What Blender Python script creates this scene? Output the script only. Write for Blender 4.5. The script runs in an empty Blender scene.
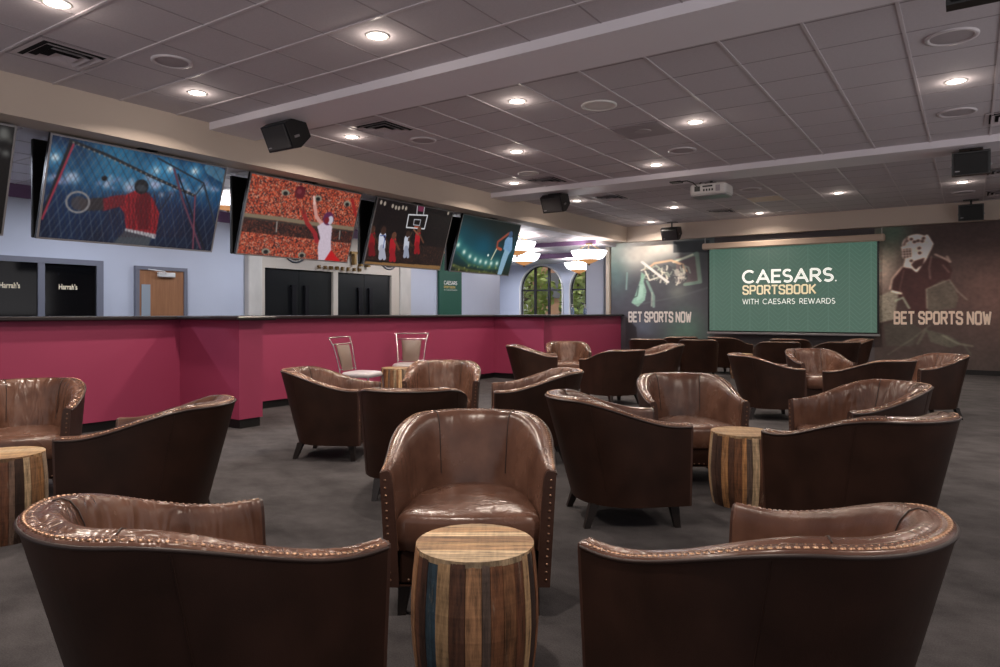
import bpy, math, random
import numpy as np
from mathutils import Vector, Matrix
random.seed(7); NR = np.random.RandomState(5)
SC = bpy.context.scene; COL = SC.collection
PI = math.pi

# ------------------------------------------------------------------ camera
EYE = 1.25
YAW = math.atan2(471, 700)
cam = bpy.data.cameras.new('camera'); co = bpy.data.objects.new('camera', cam); COL.objects.link(co)
cam.sensor_width = 36; cam.lens = 25.2; cam.shift_y = -0.0205; cam.clip_start = .05; cam.clip_end = 200
co.location = (0, 0, EYE); co.rotation_euler = (PI/2, 0, YAW)
SC.camera = co
# ------------------------------------------------------------------ world, exposure
w = bpy.data.worlds.new('world'); SC.world = w; w.use_nodes = True
wn = w.node_tree; bg = wn.nodes['Background']; bg.inputs[1].default_value = 1
tcw = wn.nodes.new('ShaderNodeTexCoord'); sxw = wn.nodes.new('ShaderNodeSeparateXYZ'); rpw = wn.nodes.new('ShaderNodeValToRGB'); mpw = wn.nodes.new('ShaderNodeMapRange')
mpw.inputs[1].default_value = -1; wn.links.new(tcw.outputs['Generated'], sxw.inputs[0]); wn.links.new(sxw.outputs['Z'], mpw.inputs[0]); wn.links.new(mpw.outputs[0], rpw.inputs[0]); wn.links.new(rpw.outputs[0], bg.inputs[0])
for e_, (p_, v_) in zip([rpw.color_ramp.elements[0], rpw.color_ramp.elements[1], rpw.color_ramp.elements.new(.5), rpw.color_ramp.elements.new(.8)], ((.40, 1.4), (.475, .42), (.55, .42), (1.0, .9))):
    e_.position = p_; e_.color = (v_, v_*.96, v_*.98, 1)  # brighter below the horizon, an added fill that lifts the ceiling
SC.view_settings.view_transform = 'Standard'; SC.view_settings.look = 'None'
SC.view_settings.exposure = 0; SC.view_settings.gamma = 1; SC.view_settings.use_curve_mapping = False
SC.cycles.max_bounces = 8; SC.cycles.use_denoising = True; SC.cycles.sample_clamp_indirect = 4
MAIN_W, HALO_W, BAR_W, PEND_W = 40.0, 2.1, 50.0, 4.0          # lamp powers
MAIN_COL, BAR_COL = (1, .86, .74), (.80, .86, 1)

sun = bpy.data.lights.new('daylight_sun', 'SUN'); sun.energy = 2.3; sun.angle = .02; sun.color = (1, .95, .86)
suo = bpy.data.objects.new('daylight_sun', sun); COL.objects.link(suo); suo.location = (-13, 26, 12); suo.rotation_euler = (math.radians(40), 0, math.radians(-67))
s_, c_ = math.sin(YAW), math.cos(YAW)
def pj(X, Y, Z_):
    d = -s_*X+c_*Y; return (500+700*(c_*X+s_*Y)/d, 313-700*(Z_-EYE)/d)
def W(r, d, z=0): return Vector((c_*r - s_*d, s_*r + c_*d, z))   # (sideways, forward) from the camera foot
def ang(fr, fd):                                                  # heading of a forward vector given the same way
    v = W(fr, fd); return math.atan2(-v.x, v.y)

# ------------------------------------------------------------------ materials
def lin(c):
    return tuple(((v/255)/12.92 if v/255 <= .04045 else ((v/255+.055)/1.055)**2.4) for v in c)
def rgb(*c): return lin(c) + (1,)
def base(name):
    m = bpy.data.materials.new(name); m.use_nodes = True
    nt = m.node_tree; return m, nt, nt.nodes['Principled BSDF'], nt.nodes.new, nt.links.new
def setp(b, **k):
    for n, v in k.items(): b.inputs[n.replace('_', ' ')].default_value = v
def mat(name, col, rough=.5, metal=0, nscale=0, namt=.15, bump=0, stretch=(1, 1, 1), coat=0, spec=.5, trans=0, obj=True, bdist=.01):
    m, nt, b, N, L = base(name)
    setp(b, Base_Color=col, Roughness=rough, Metallic=metal, Coat_Weight=coat, Specular_IOR_Level=spec, Transmission_Weight=trans)
    if coat: setp(b, Coat_Roughness=.25)
    if nscale:
        tc = N('ShaderNodeTexCoord'); mp = N('ShaderNodeMapping'); mp.inputs['Scale'].default_value = stretch
        nz = N('ShaderNodeTexNoise'); nz.inputs['Scale'].default_value = nscale; nz.inputs['Detail'].default_value = 5
        L(tc.outputs['Object' if obj else 'Generated'], mp.inputs[0]); L(mp.outputs[0], nz.inputs[0])
        if namt:
            mx = N('ShaderNodeMix'); mx.data_type = 'RGBA'
            mx.inputs[6].default_value = tuple(v*(1-namt) for v in col[:3])+(1,)
            mx.inputs[7].default_value = tuple(min(1, v*(1+namt)) for v in col[:3])+(1,)
            L(nz.outputs[0], mx.inputs[0]); L(mx.outputs[2], b.inputs['Base Color'])
        if bump:
            bp = N('ShaderNodeBump'); bp.inputs['Strength'].default_value = bump; bp.inputs['Distance'].default_value = bdist
            L(nz.outputs[0], bp.inputs['Height']); L(bp.outputs[0], b.inputs['Normal'])
    return m
def emit(name, col, st):
    m, nt, b, N, L = base(name); setp(b, Base_Color=(.8, .8, .8, 1), Emission_Color=col, Emission_Strength=st); return m
def leather(name, c1, c2, rough, wr):
    m, nt, b, N, L = base(name)
    tc = N('ShaderNodeTexCoord')
    nz = N('ShaderNodeTexNoise'); nz.inputs['Scale'].default_value = 6; nz.inputs['Detail'].default_value = 6
    L(tc.outputs['Object'], nz.inputs[0])
    rp = N('ShaderNodeValToRGB'); rp.color_ramp.elements[0].position = .3; rp.color_ramp.elements[1].position = .72
    rp.color_ramp.elements[0].color = c1; rp.color_ramp.elements[1].color = c2
    L(nz.outputs[0], rp.inputs[0]); L(rp.outputs[0], b.inputs['Base Color'])
    mr = N('ShaderNodeMapRange'); mr.inputs[3].default_value = rough-.07; mr.inputs[4].default_value = rough+.1
    L(nz.outputs[0], mr.inputs[0]); L(mr.outputs[0], b.inputs['Roughness'])
    gr = N('ShaderNodeTexVoronoi'); gr.inputs['Scale'].default_value = 260; L(tc.outputs['Object'], gr.inputs[0])
    b1 = N('ShaderNodeBump'); b1.inputs['Strength'].default_value = .08; b1.inputs['Distance'].default_value = .002
    L(gr.outputs[0], b1.inputs['Height'])
    mp = N('ShaderNodeMapping'); mp.inputs['Scale'].default_value = (13, 13, 2.2); L(tc.outputs['Object'], mp.inputs[0])
    n2 = N('ShaderNodeTexNoise'); n2.inputs['Scale'].default_value = 1; n2.inputs['Detail'].default_value = 2; n2.inputs['Distortion'].default_value = .6
    L(mp.outputs[0], n2.inputs[0])
    b2 = N('ShaderNodeBump'); b2.inputs['Strength'].default_value = wr; b2.inputs['Distance'].default_value = .03
    L(n2.outputs[0], b2.inputs['Height']); L(b1.outputs[0], b2.inputs['Normal']); L(b2.outputs[0], b.inputs['Normal'])
    return m
M = {}
M['inner'] = leather('brown_leather', rgb(78, 53, 43), rgb(110, 79, 65), .24, .18)
M['inner_wr'] = leather('wrinkled_brown_leather', rgb(80, 54, 43), rgb(114, 82, 67), .23, .85)
M['outer'] = leather('dark_brown_leather', rgb(38, 23, 17), rgb(52, 32, 24), .48, .03)
M['armface'] = leather('light_facing_brown_leather', rgb(52, 32, 25), rgb(70, 45, 35), .4, .03)  # outer leather with the light on the arm fronts put into its colour
setp(M['outer'].node_tree.nodes['Principled BSDF'], Specular_IOR_Level=.22)
M['welt'] = mat('dark_welt', rgb(42, 26, 20), .5)
M['nail'] = mat('antique_brass_nails', rgb(146, 116, 96), .36, 1)
M['legwood'] = mat('espresso_leg_wood', rgb(26, 18, 15), .35)
M['magenta'] = mat('magenta_paint', rgb(150, 54, 86), .55, nscale=2.2, namt=.05)
M['toe'] = mat('black_toe_kick', rgb(14, 12, 13), .5)
M['bartop'] = mat('dark_stone_bar_top', rgb(28, 21, 22), .4, nscale=30, namt=.4)
M['beige'] = mat('beige_paint', rgb(204, 188, 174), .6, nscale=1.5, namt=.04)
M['tile'] = mat('acoustic_tile', rgb(200, 193, 198), .85, nscale=70, namt=.10, bump=.25, bdist=.004)
M['grid'] = mat('ceiling_grid_metal', rgb(206, 198, 202), .4)
M['groove'] = mat('tile_joint', rgb(160, 151, 155), .7)
M['plaster'] = mat('ceiling_plaster', rgb(232, 226, 232), .45, nscale=2, namt=.03)
M['bluewall'] = mat('pale_bluish_wall_paint', rgb(190, 193, 205), .65, nscale=2, namt=.04)
M['purple'] = mat('purple_trim_paint', rgb(124, 92, 128), .6)
M['wallgrey'] = mat('dark_grey_wall_paint', rgb(84, 78, 80), .6, nscale=2, namt=.06)
M['black'] = mat('black_plastic', rgb(16, 16, 17), .35)
M['blackmatte'] = mat('black_and_unlit_grille_mesh', rgb(9, 9, 10), .6, nscale=200, namt=.4, bump=.3)  # also the right loudspeakers' grilles, whose unlit look is put into the colour
M['greymesh'] = mat('speaker_grille_mesh', rgb(46, 44, 45), .5, nscale=220, namt=.4, bump=.3)
M['chrome'] = mat('brushed_chrome', rgb(205, 200, 200), .22, 1)
M['silver'] = mat('silver_bezel', rgb(150, 148, 150), .35, .6)
M['white'] = mat('white_plastic', rgb(226, 222, 218), .45)
M['ventwhite'] = mat('white_vent_metal', rgb(196, 186, 190), .4)
M['duct_shade'] = mat('duct_shade_black', rgb(10, 9, 10), .9)
M['spk'] = mat('ceiling_speaker_grille', rgb(172, 163, 167), .7, nscale=150, namt=.12)
M['taupe'] = mat('taupe_vinyl', rgb(122, 104, 94), .38, nscale=8, namt=.08)
M['greyvinyl'] = mat('grey_vinyl', rgb(176, 170, 172), .35)
M['lens'] = emit('lamp_lens', (1, .93, .85, 1), 6)
M['barlens'] = emit('cool_lamp_lens', (.92, .96, 1, 1), 5)
M['bowl'] = emit('frosted_white_glass', (.97, .97, 1, 1), 5.5)
M['amber'] = emit('amber_glass', (.55, .26, .10, 1), .9); setp(M['amber'].node_tree.nodes['Principled BSDF'], Base_Color=rgb(190, 120, 60))
M['doorframe'] = mat('grey_door_frame', rgb(112, 112, 122), .45)
M['darkglass'] = mat('dark_door_glass', rgb(10, 10, 12), .08)
M['frost'] = mat('frosted_pane', rgb(150, 158, 165), .3)
M['cream'] = mat('cream_surround', rgb(196, 182, 166), .55, nscale=3, namt=.05)
M['marble'] = mat('veined_marble', rgb(196, 188, 178), .3, nscale=4, namt=.28, stretch=(1, 1, .45))
M['blackdoor'] = mat('black_lacquer_door', rgb(20, 20, 22), .3)
M['handle'] = mat('dark_steel_handle', rgb(52, 50, 54), .35, .8)
M['scroll'] = mat('grey_scroll_metal', rgb(92, 92, 96), .4, .3)
M['brass'] = mat('brass_letter', rgb(140, 112, 70), .35, .7)
M['green'] = mat('deep_green_board', rgb(30, 80, 62), .6)
M['txtwhite'] = mat('white_print', rgb(232, 226, 220), .7)
M['txtcream'] = mat('cream_print', rgb(246, 224, 206), .7)
M['txtgold'] = mat('gold_print', rgb(206, 172, 92), .6)
M['harr'] = mat('gold_door_print', rgb(226, 210, 180), .6)
M['winframe'] = mat('black_window_frame', rgb(34, 30, 32), .4)
M['casing'] = mat('cream_screen_case', rgb(214, 190, 170), .5)
M['foliage'] = mat('leaf_green', rgb(156, 172, 92), .6, nscale=6, namt=.5)
M['bark'] = mat('bark', rgb(90, 74, 58), .9, nscale=12, namt=.4)
M['stucco'] = mat('pink_stucco', rgb(190, 146, 122), .9, nscale=4, namt=.08)
M['lawn'] = mat('lawn', rgb(96, 116, 60), .9, nscale=8, namt=.4)
M['soap'] = mat('clear_blue_plastic', rgb(176, 196, 226), .12, trans=.75)
# window glass: clear
m, nt, b, N, L = base('window_glass')
tr = N('ShaderNodeBsdfTransparent'); gl = N('ShaderNodeBsdfGlossy'); gl.inputs['Roughness'].default_value = .02
mx = N('ShaderNodeMixShader'); mx.inputs[0].default_value = .06
L(tr.outputs[0], mx.inputs[1]); L(gl.outputs[0], mx.inputs[2]); L(mx.outputs[0], nt.nodes['Material Output'].inputs[0]); M['glass'] = m
# wood door
m, nt, b, N, L = base('oak_door_veneer')
tc = N('ShaderNodeTexCoord'); mp = N('ShaderNodeMapping'); mp.inputs['Scale'].default_value = (14, 14, 1.0)
nz = N('ShaderNodeTexNoise'); nz.inputs['Scale'].default_value = 2.4; nz.inputs['Detail'].default_value = 4
rp = N('ShaderNodeValToRGB'); rp.color_ramp.elements[0].color = rgb(128, 84, 56); rp.color_ramp.elements[1].color = rgb(176, 124, 86)
L(tc.outputs['Object'], mp.inputs[0]); L(mp.outputs[0], nz.inputs[0]); L(nz.outputs[0], rp.inputs[0]); L(rp.outputs[0], b.inputs['Base Color'])
setp(b, Roughness=.4); M['oak'] = m
# carpet
m, nt, b, N, L = base('charcoal_carpet')
tc = N('ShaderNodeTexCoord')
mp = N('ShaderNodeMapping'); mp.inputs['Scale'].default_value = (1, 1.3, 1); mp.inputs['Rotation'].default_value = (0, 0, .5)
n1 = N('ShaderNodeTexNoise'); n1.inputs['Scale'].default_value = 2.6; n1.inputs['Detail'].default_value = 7; n1.inputs['Roughness'].default_value = .65
n2 = N('ShaderNodeTexNoise'); n2.inputs['Scale'].default_value = 160; n2.inputs['Detail'].default_value = 3
L(tc.outputs['Object'], mp.inputs[0]); L(mp.outputs[0], n1.inputs[0]); L(tc.outputs['Object'], n2.inputs[0])
ad = N('ShaderNodeMath'); ad.operation = 'MULTIPLY_ADD'; ad.inputs[1].default_value = .5
L(n2.outputs[0], ad.inputs[0]); L(n1.outputs[0], ad.inputs[2])
rp = N('ShaderNodeValToRGB'); rp.color_ramp.elements[0].position = .5; rp.color_ramp.elements[1].position = 1.0
rp.color_ramp.elements[0].color = rgb(46, 44, 45); rp.color_ramp.elements[1].color = rgb(82, 79, 80)
L(ad.outputs[0], rp.inputs[0]); L(rp.outputs[0], b.inputs['Base Color'])
bp = N('ShaderNodeBump'); bp.inputs['Strength'].default_value = .5; bp.inputs['Distance'].default_value = .006
L(n2.outputs[0], bp.inputs['Height']); L(bp.outputs[0], b.inputs['Normal']); setp(b, Roughness=.95, Specular_IOR_Level=.15); M['carpet'] = m
# reclaimed wood driven by each stave's own colour
def wood(name, stretch, saw):
    m, nt, b, N, L = base(name)
    at = N('ShaderNodeAttribute'); at.attribute_name = 'col'
    tc = N('ShaderNodeTexCoord'); mp = N('ShaderNodeMapping'); mp.inputs['Scale'].default_value = stretch
    nz = N('ShaderNodeTexNoise'); nz.inputs['Scale'].default_value = 9; nz.inputs['Detail'].default_value = 8; nz.inputs['Roughness'].default_value = .7
    L(tc.outputs['Object'], mp.inputs[0]); L(mp.outputs[0], nz.inputs[0])
    mp2 = N('ShaderNodeMapping'); mp2.inputs['Scale'].default_value = saw; L(tc.outputs['Object'], mp2.inputs[0])
    n2 = N('ShaderNodeTexNoise'); n2.inputs['Scale'].default_value = 10; n2.inputs['Detail'].default_value = 3; L(mp2.outputs[0], n2.inputs[0])
    a = N('ShaderNodeMath'); a.operation = 'MULTIPLY_ADD'; a.inputs[1].default_value = .2; L(n2.outputs[0], a.inputs[0]); L(nz.outputs[0], a.inputs[2])
    mr = N('ShaderNodeMapRange'); mr.inputs[1].default_value = .42; mr.inputs[2].default_value = .82; mr.inputs[3].default_value = .22; mr.inputs[4].default_value = 1.25
    L(a.outputs[0], mr.inputs[0])
    mu = N('ShaderNodeMix'); mu.data_type = 'RGBA'; mu.blend_type = 'MULTIPLY'; mu.inputs[0].default_value = 1
    L(at.outputs['Color'], mu.inputs[6]); L(mr.outputs[0], mu.inputs[7])
    n3 = N('ShaderNodeTexNoise'); n3.inputs['Scale'].default_value = 5; n3.inputs['Detail'].default_value = 9; n3.inputs['Roughness'].default_value = .75; L(mp.outputs[0], n3.inputs[0])
    wp = N('ShaderNodeMapRange'); wp.inputs[1].default_value = .60; wp.inputs[2].default_value = .70; wp.inputs[4].default_value = .45; L(n3.outputs[0], wp.inputs[0])
    wm = N('ShaderNodeMix'); wm.data_type = 'RGBA'; wm.inputs[7].default_value = rgb(196, 182, 160); L(wp.outputs[0], wm.inputs[0]); L(mu.outputs[2], wm.inputs[6]); L(wm.outputs[2], b.inputs['Base Color'])
    bp = N('ShaderNodeBump'); bp.inputs['Strength'].default_value = .5; bp.inputs['Distance'].default_value = .004
    L(a.outputs[0], bp.inputs['Height']); L(bp.outputs[0], b.inputs['Normal']); setp(b, Roughness=.6); return m
M['stave'] = wood('reclaimed_wood_staves', (7, 7, .7), (.6, .6, 9))
M['plank'] = wood('reclaimed_wood_planks', (.7, 8, 1), (8, .6, 1))
def picture_mat(name, emission):
    m, nt, b, N, L = base(name)
    at = N('ShaderNodeAttribute'); at.attribute_name = 'col'
    if emission:
        setp(b, Base_Color=(.01, .01, .01, 1), Roughness=.3, Emission_Strength=emission); L(at.outputs['Color'], b.inputs['Emission Color'])
    else:
        setp(b, Roughness=.6); L(at.outputs['Color'], b.inputs['Base Color'])
    return m
M['tvpic'] = picture_mat('television_picture', .8)
M['print'] = picture_mat('printed_wallcovering', 0)
# projected picture on the screen: green with fine chevron lines
m, nt, b, N, L = base('projected_green_picture')
tc = N('ShaderNodeTexCoord'); sp = N('ShaderNodeSeparateXYZ'); L(tc.outputs['Object'], sp.inputs[0])
def mth(op, a, bb=None, c=None):
    n = N('ShaderNodeMath'); n.operation = op
    for i, v in enumerate((a, bb, c)):
        if v is None: continue
        if isinstance(v, (int, float)): n.inputs[i].default_value = v
        else: L(v, n.inputs[i])
    return n.outputs[0]
pp = mth('PINGPONG', sp.outputs['X'], .21)
st = mth('FRACT', mth('MULTIPLY', mth('ADD', sp.outputs['Z'], pp), 9.5))
ln = mth('LESS_THAN', st, .2)
vl = mth('LESS_THAN', pp, .012)
k = mth('MULTIPLY', mth('MAXIMUM', ln, vl), .5)
mx = N('ShaderNodeMix'); mx.data_type = 'RGBA'; mx.inputs[6].default_value = rgb(72, 104, 90); mx.inputs[7].default_value = rgb(96, 128, 112)
L(k, mx.inputs[0]); L(mx.outputs[2], b.inputs['Emission Color']); setp(b, Base_Color=rgb(60, 66, 64), Roughness=.8, Emission_Strength=.75); M['projected'] = m
M['txtscreen'] = emit('projected_white_letters', rgb(226, 226, 216), .8)
M['txtscreengold'] = emit('projected_gold_letters', rgb(200, 164, 84), .75)

# ------------------------------------------------------------------ mesh helpers
class MB:
    def __init__(s): s.v = []; s.f = []; s.sm = []; s.cols = None
    def add(s, vs, fs, smooth=False):
        o = len(s.v); s.v += [tuple(p) for p in vs]
        for f in fs: s.f.append(tuple(i+o for i in f)); s.sm.append(smooth)
    def box(s, a, b, T=None, bev=0):
        (x0, y0, z0), (x1, y1, z1) = a, b
        if bev:
            e = min(bev, .49*min(abs(x1-x0), abs(y1-y0), abs(z1-z0))); X = []
            for z, q in ((z0, e), (z0+e, 0), (z1-e, 0), (z1, e)):
                X += [(x0+q+e*(q == 0), y0+q, z), (x1-q-e*(q == 0), y0+q, z), (x1-q, y0+q+e*(q == 0), z), (x1-q, y1-q-e*(q == 0), z),
                      (x1-q-e*(q == 0), y1-q, z), (x0+q+e*(q == 0), y1-q, z), (x0+q, y1-q-e*(q == 0), z), (x0+q, y0+q+e*(q == 0), z)]
            fs = [tuple(range(7, -1, -1)), tuple(range(24, 32))]
            for k in range(3):
                for i in range(8): fs.append((8*k+i, 8*k+(i+1) % 8, 8*k+8+(i+1) % 8, 8*k+8+i))
        else:
            X = [(x0, y0, z0), (x1, y0, z0), (x1, y1, z0), (x0, y1, z0), (x0, y0, z1), (x1, y0, z1), (x1, y1, z1), (x0, y1, z1)]
            fs = [(3, 2, 1, 0), (4, 5, 6, 7), (0, 1, 5, 4), (1, 2, 6, 5), (2, 3, 7, 6), (3, 0, 4, 7)]
        if T: X = [T @ Vector(p) for p in X]
        s.add(X, fs); return s
    def hexa(s, lo, hi):                       # two quads (bottom, top), same winding
        s.add(list(lo)+list(hi), [(3, 2, 1, 0), (4, 5, 6, 7), (0, 1, 5, 4), (1, 2, 6, 5), (2, 3, 7, 6), (3, 0, 4, 7)]); return s
    def lathe(s, prof, n=32, T=None, cap0=True, cap1=True, ctr=(0, 0), smooth=True):
        X = []
        for r, z in prof:
            for i in range(n):
                a = 2*PI*i/n; p = Vector((ctr[0]+r*math.cos(a), ctr[1]+r*math.sin(a), z)); X.append(T @ p if T else p)
        fs = []
        for k in range(len(prof)-1):
            for i in range(n): fs.append((k*n+i, k*n+(i+1) % n, (k+1)*n+(i+1) % n, (k+1)*n+i))
        s.add(X, fs, smooth)
        if cap0: s.add(X[:n], [tuple(range(n-1, -1, -1))])
        if cap1: s.add(X[-n:], [tuple(range(n))])
        return s
    def tube(s, pts, r, n=8, closed=False):
        P = [Vector(p) for p in pts]; m = len(P); X = []
        up = Vector((0, 0, 1)); pu = None
        for i in range(m):
            if closed: t = P[(i+1) % m]-P[i-1]
            else: t = P[min(i+1, m-1)]-P[max(i-1, 0)]
            t.normalize()
            if pu is None:
                ref = up if abs(t.z) < .9 else Vector((1, 0, 0)); u = t.cross(ref).normalized()
            else:
                u = (pu-t*pu.dot(t)).normalized()
            pu = u; v = t.cross(u)
            rr = r[i] if isinstance(r, (list, tuple)) else r
            for k in range(n):
                a = 2*PI*k/n; X.append(P[i]+(u*math.cos(a)+v*math.sin(a))*rr)
        fs = []
        for i in range(m if closed else m-1):
            for k in range(n): fs.append((i*n+k, i*n+(k+1) % n, ((i+1) % m)*n+(k+1) % n, ((i+1) % m)*n+k))
        s.add(X, fs, True)
        if not closed: s.add(X[:n], [tuple(range(n-1, -1, -1))]); s.add(X[-n:], [tuple(range(n))])
        return s
    def prism(s, poly, h0, h1, T=None, smooth=False):  # polygon in local xy extruded along z
        n = len(poly); X = [Vector((x, y, h0)) for x, y in poly]+[Vector((x, y, h1)) for x, y in poly]
        if T: X = [T @ p for p in X]
        s.add(X[:n], [tuple(range(n-1, -1, -1))]); s.add(X[n:], [tuple(range(n))])
        s.add(X, [(i, (i+1) % n, n+(i+1) % n, n+i) for i in range(n)], smooth); return s
    def dome(s, p, nrm, r, n=6):
        nrm = Vector(nrm).normalized(); u = nrm.orthogonal().normalized(); v = nrm.cross(u); p = Vector(p); X = []
        for rr, h in ((1, 0), (.75, .36)):
            for i in range(n):
                a = 2*PI*i/n; X.append(p+(u*math.cos(a)+v*math.sin(a))*r*rr+nrm*r*h)
        X.append(p+nrm*r*.5)
        fs = [(i, (i+1) % n, n+(i+1) % n, n+i) for i in range(n)]+[(n+i, n+(i+1) % n, 2*n) for i in range(n)]
        s.add(X, fs, True); return s
    def mesh(s, name, mt):
        me = bpy.data.meshes.new(name); me.from_pydata(s.v, [], s.f); me.materials.append(mt)
        me.polygons.foreach_set('use_smooth', s.sm); me.update(); return me
    def build(s, name, mt, parent=None, loc=None):
        o = bpy.data.objects.new(name, s.mesh(name, mt)); COL.objects.link(o)
        if parent: o.parent = parent
        if loc is not None: o.location = loc
        return o
def thing(name, label, cat, loc=(0, 0, 0), rz=0, group=None):
    o = bpy.data.objects.new(name, None); COL.objects.link(o); o.location = loc; o.rotation_euler = (0, 0, rz)
    o.empty_display_size = .1; o['label'] = label; o['category'] = cat
    if group: o['group'] = group
    return o
def tag(o, label, cat, group=None):
    o['label'] = label; o['category'] = cat
    if group: o['group'] = group
    return o
def struct(o): o['kind'] = 'structure'; return o
def dup(root, loc, rz, label, group=None):
    r = root.copy(); COL.objects.link(r); r.location = loc; r.rotation_euler = (root.rotation_euler[0], root.rotation_euler[1], rz); r['label'] = label
    if group: r['group'] = group
    for ch in list(root.children):
        q = ch.copy(); COL.objects.link(q); q.parent = r
        for g in list(ch.children):
            e = g.copy(); COL.objects.link(e); e.parent = q
    return r
def tf(loc, rx=0, ry=0, rz=0):
    return Matrix.Translation(loc) @ Matrix.Rotation(rz, 4, 'Z') @ Matrix.Rotation(ry, 4, 'Y') @ Matrix.Rotation(rx, 4, 'X')
# flat picture mesh carrying its printed colours; img rows run from the top down
def picture(name, img, corner, mt, parent=None):
    h, w_ = img.shape[:2]; a, bR, cB = [np.array(p, float) for p in corner]     # top-left, top-right, bottom-left
    U, V = np.meshgrid(np.linspace(0, 1, w_), np.linspace(0, 1, h))
    P = a+(bR-a)*U[..., None]+(cB-a)*V[..., None]; P = P.reshape(-1, 3)
    idx = np.arange(h*w_).reshape(h, w_)
    F = np.stack([idx[:-1, :-1], idx[1:, :-1], idx[1:, 1:], idx[:-1, 1:]], -1).reshape(-1, 4)
    me = bpy.data.meshes.new(name); me.vertices.add(len(P)); me.vertices.foreach_set('co', P.ravel())
    me.loops.add(F.size); me.loops.foreach_set('vertex_index', F.ravel().astype(np.int32))
    me.polygons.add(len(F)); me.polygons.foreach_set('loop_start', np.arange(0, F.size, 4, dtype=np.int32))
    me.update(calc_edges=True)
    ca = me.color_attributes.new('col', 'FLOAT_COLOR', 'POINT')
    c = np.clip(img/255., 0, 1); c = np.where(c <= .04045, c/12.92, ((c+.055)/1.055)**2.4)
    ca.data.foreach_set('color', np.concatenate([c.reshape(-1, 3), np.ones((h*w_, 1))], 1).astype(np.float32).ravel())
    me.materials.append(mt); o = bpy.data.objects.new(name, me); COL.objects.link(o)
    if parent: o.parent = parent
    return o
# ------------------------------------------------------------------ lettering
STK = {  # block capitals with cut corners, 4 wide x 7 high, as strokes
 'B': [[(0,0),(0,7),(3.2,7),(4,6.2),(4,4.3),(3.4,3.6),(0,3.6)],[(3.4,3.6),(4,2.9),(4,.8),(3.2,0),(0,0)]],
 'E': [[(3.8,0),(0,0),(0,7),(3.8,7)],[(0,3.6),(3.2,3.6)]], 'T': [[(0,7),(4,7)],[(2,7),(2,0)]],
 'S': [[(4,5.4),(4,6.2),(3.2,7),(.8,7),(0,6.2),(0,4.6),(.6,3.9),(3.4,3.1),(4,2.4),(4,.8),(3.2,0),(.8,0),(0,.8),(0,1.6)]],
 'P': [[(0,0),(0,7),(3.2,7),(4,6.2),(4,3.8),(3.2,3),(0,3)]],
 'O': [[(.8,0),(0,.8),(0,6.2),(.8,7),(3.2,7),(4,6.2),(4,.8),(3.2,0),(.8,0)]],
 'R': [[(0,0),(0,7),(3.2,7),(4,6.2),(4,4.2),(3.2,3.4),(0,3.4)],[(2.2,3.4),(4,0)]],
 'N': [[(0,0),(0,7),(4,0),(4,7)]], 'W': [[(0,7),(1.2,0),(2.5,5.5),(3.8,0),(5,7)]], 'K': [[(0,0),(0,7)],[(4,7),(.2,3.2)],[(1.2,4),(4,0)]]}
def block_text(txt, width, height, wt=1.05, gap=1.5):
    mb = MB(); x = 0; segs = []
    for ch in txt:
        if ch == ' ': x += 2.4; continue
        for st in STK[ch]: segs.append([(px+x, py) for px, py in st])
        x += (5 if ch == 'W' else 4)+gap
    x -= gap; sx = width/(x+wt); sy = height/(7+wt)
    for k, st in enumerate(segs):
        for i, ((x0, y0), (x1, y1)) in enumerate(zip(st[:-1], st[1:])):
            a = Vector((x0+wt/2, y0+wt/2)); b2 = Vector((x1+wt/2, y1+wt/2)); d = (b2-a).normalized(); n = Vector((-d.y, d.x))*wt/2
            e = .00004*((k*7+i) % 9)
            q = [a-n-d*wt*.28, b2-n+d*wt*.28, b2+n+d*wt*.28, a+n-d*wt*.28]
            mb.add([(p.x*sx, -e, p.y*sy) for p in q], [(0, 1, 2, 3)])
    return mb
def arc(cx, cy, rx, ry, a0, a1, n=14): return [(cx+rx*math.cos(math.radians(a0+(a1-a0)*i/n)), cy+ry*math.sin(math.radians(a0+(a1-a0)*i/n))) for i in range(n+1)]
GEO = {'C': (6.2, [arc(3.5, 3.5, 3.5, 3.5, 48, 312, 22)]), 'A': (6.6, [[(0, 0), (3.3, 7), (6.6, 0)], [(1.2, 2.1), (5.4, 2.1)]]), 'E': (4.2, [[(4.2, 0), (0, 0), (0, 7), (4.2, 7)], [(0, 3.6), (3.7, 3.6)]]),
 'S': (4.4, [arc(2.2, 5.25, 2.0, 1.75, 40, 270, 14)+arc(2.2, 1.75, 2.2, 1.75, 90, -140, 14)[1:]]), 'R': (4.8, [[(0, 0), (0, 7), (2.4, 7)]+arc(2.4, 5.1, 2.1, 1.9, 90, -90, 12)+[(0, 3.2)], [(2.2, 3.2), (4.8, 0)]]),
 'W': (9, [[(0, 7), (2.3, 0), (4.5, 7), (6.7, 0), (9, 7)]]), 'I': (0, [[(0, 0), (0, 7)]]), 'T': (5, [[(0, 7), (5, 7)], [(2.5, 7), (2.5, 0)]]), 'H': (5, [[(0, 0), (0, 7)], [(5, 0), (5, 7)], [(0, 3.6), (5, 3.6)]]),
 'D': (5.6, [[(0, 0), (0, 7), (2.2, 7)]+arc(2.2, 3.5, 3.4, 3.5, 90, -90, 16)+[(0, 0)]])}
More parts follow.
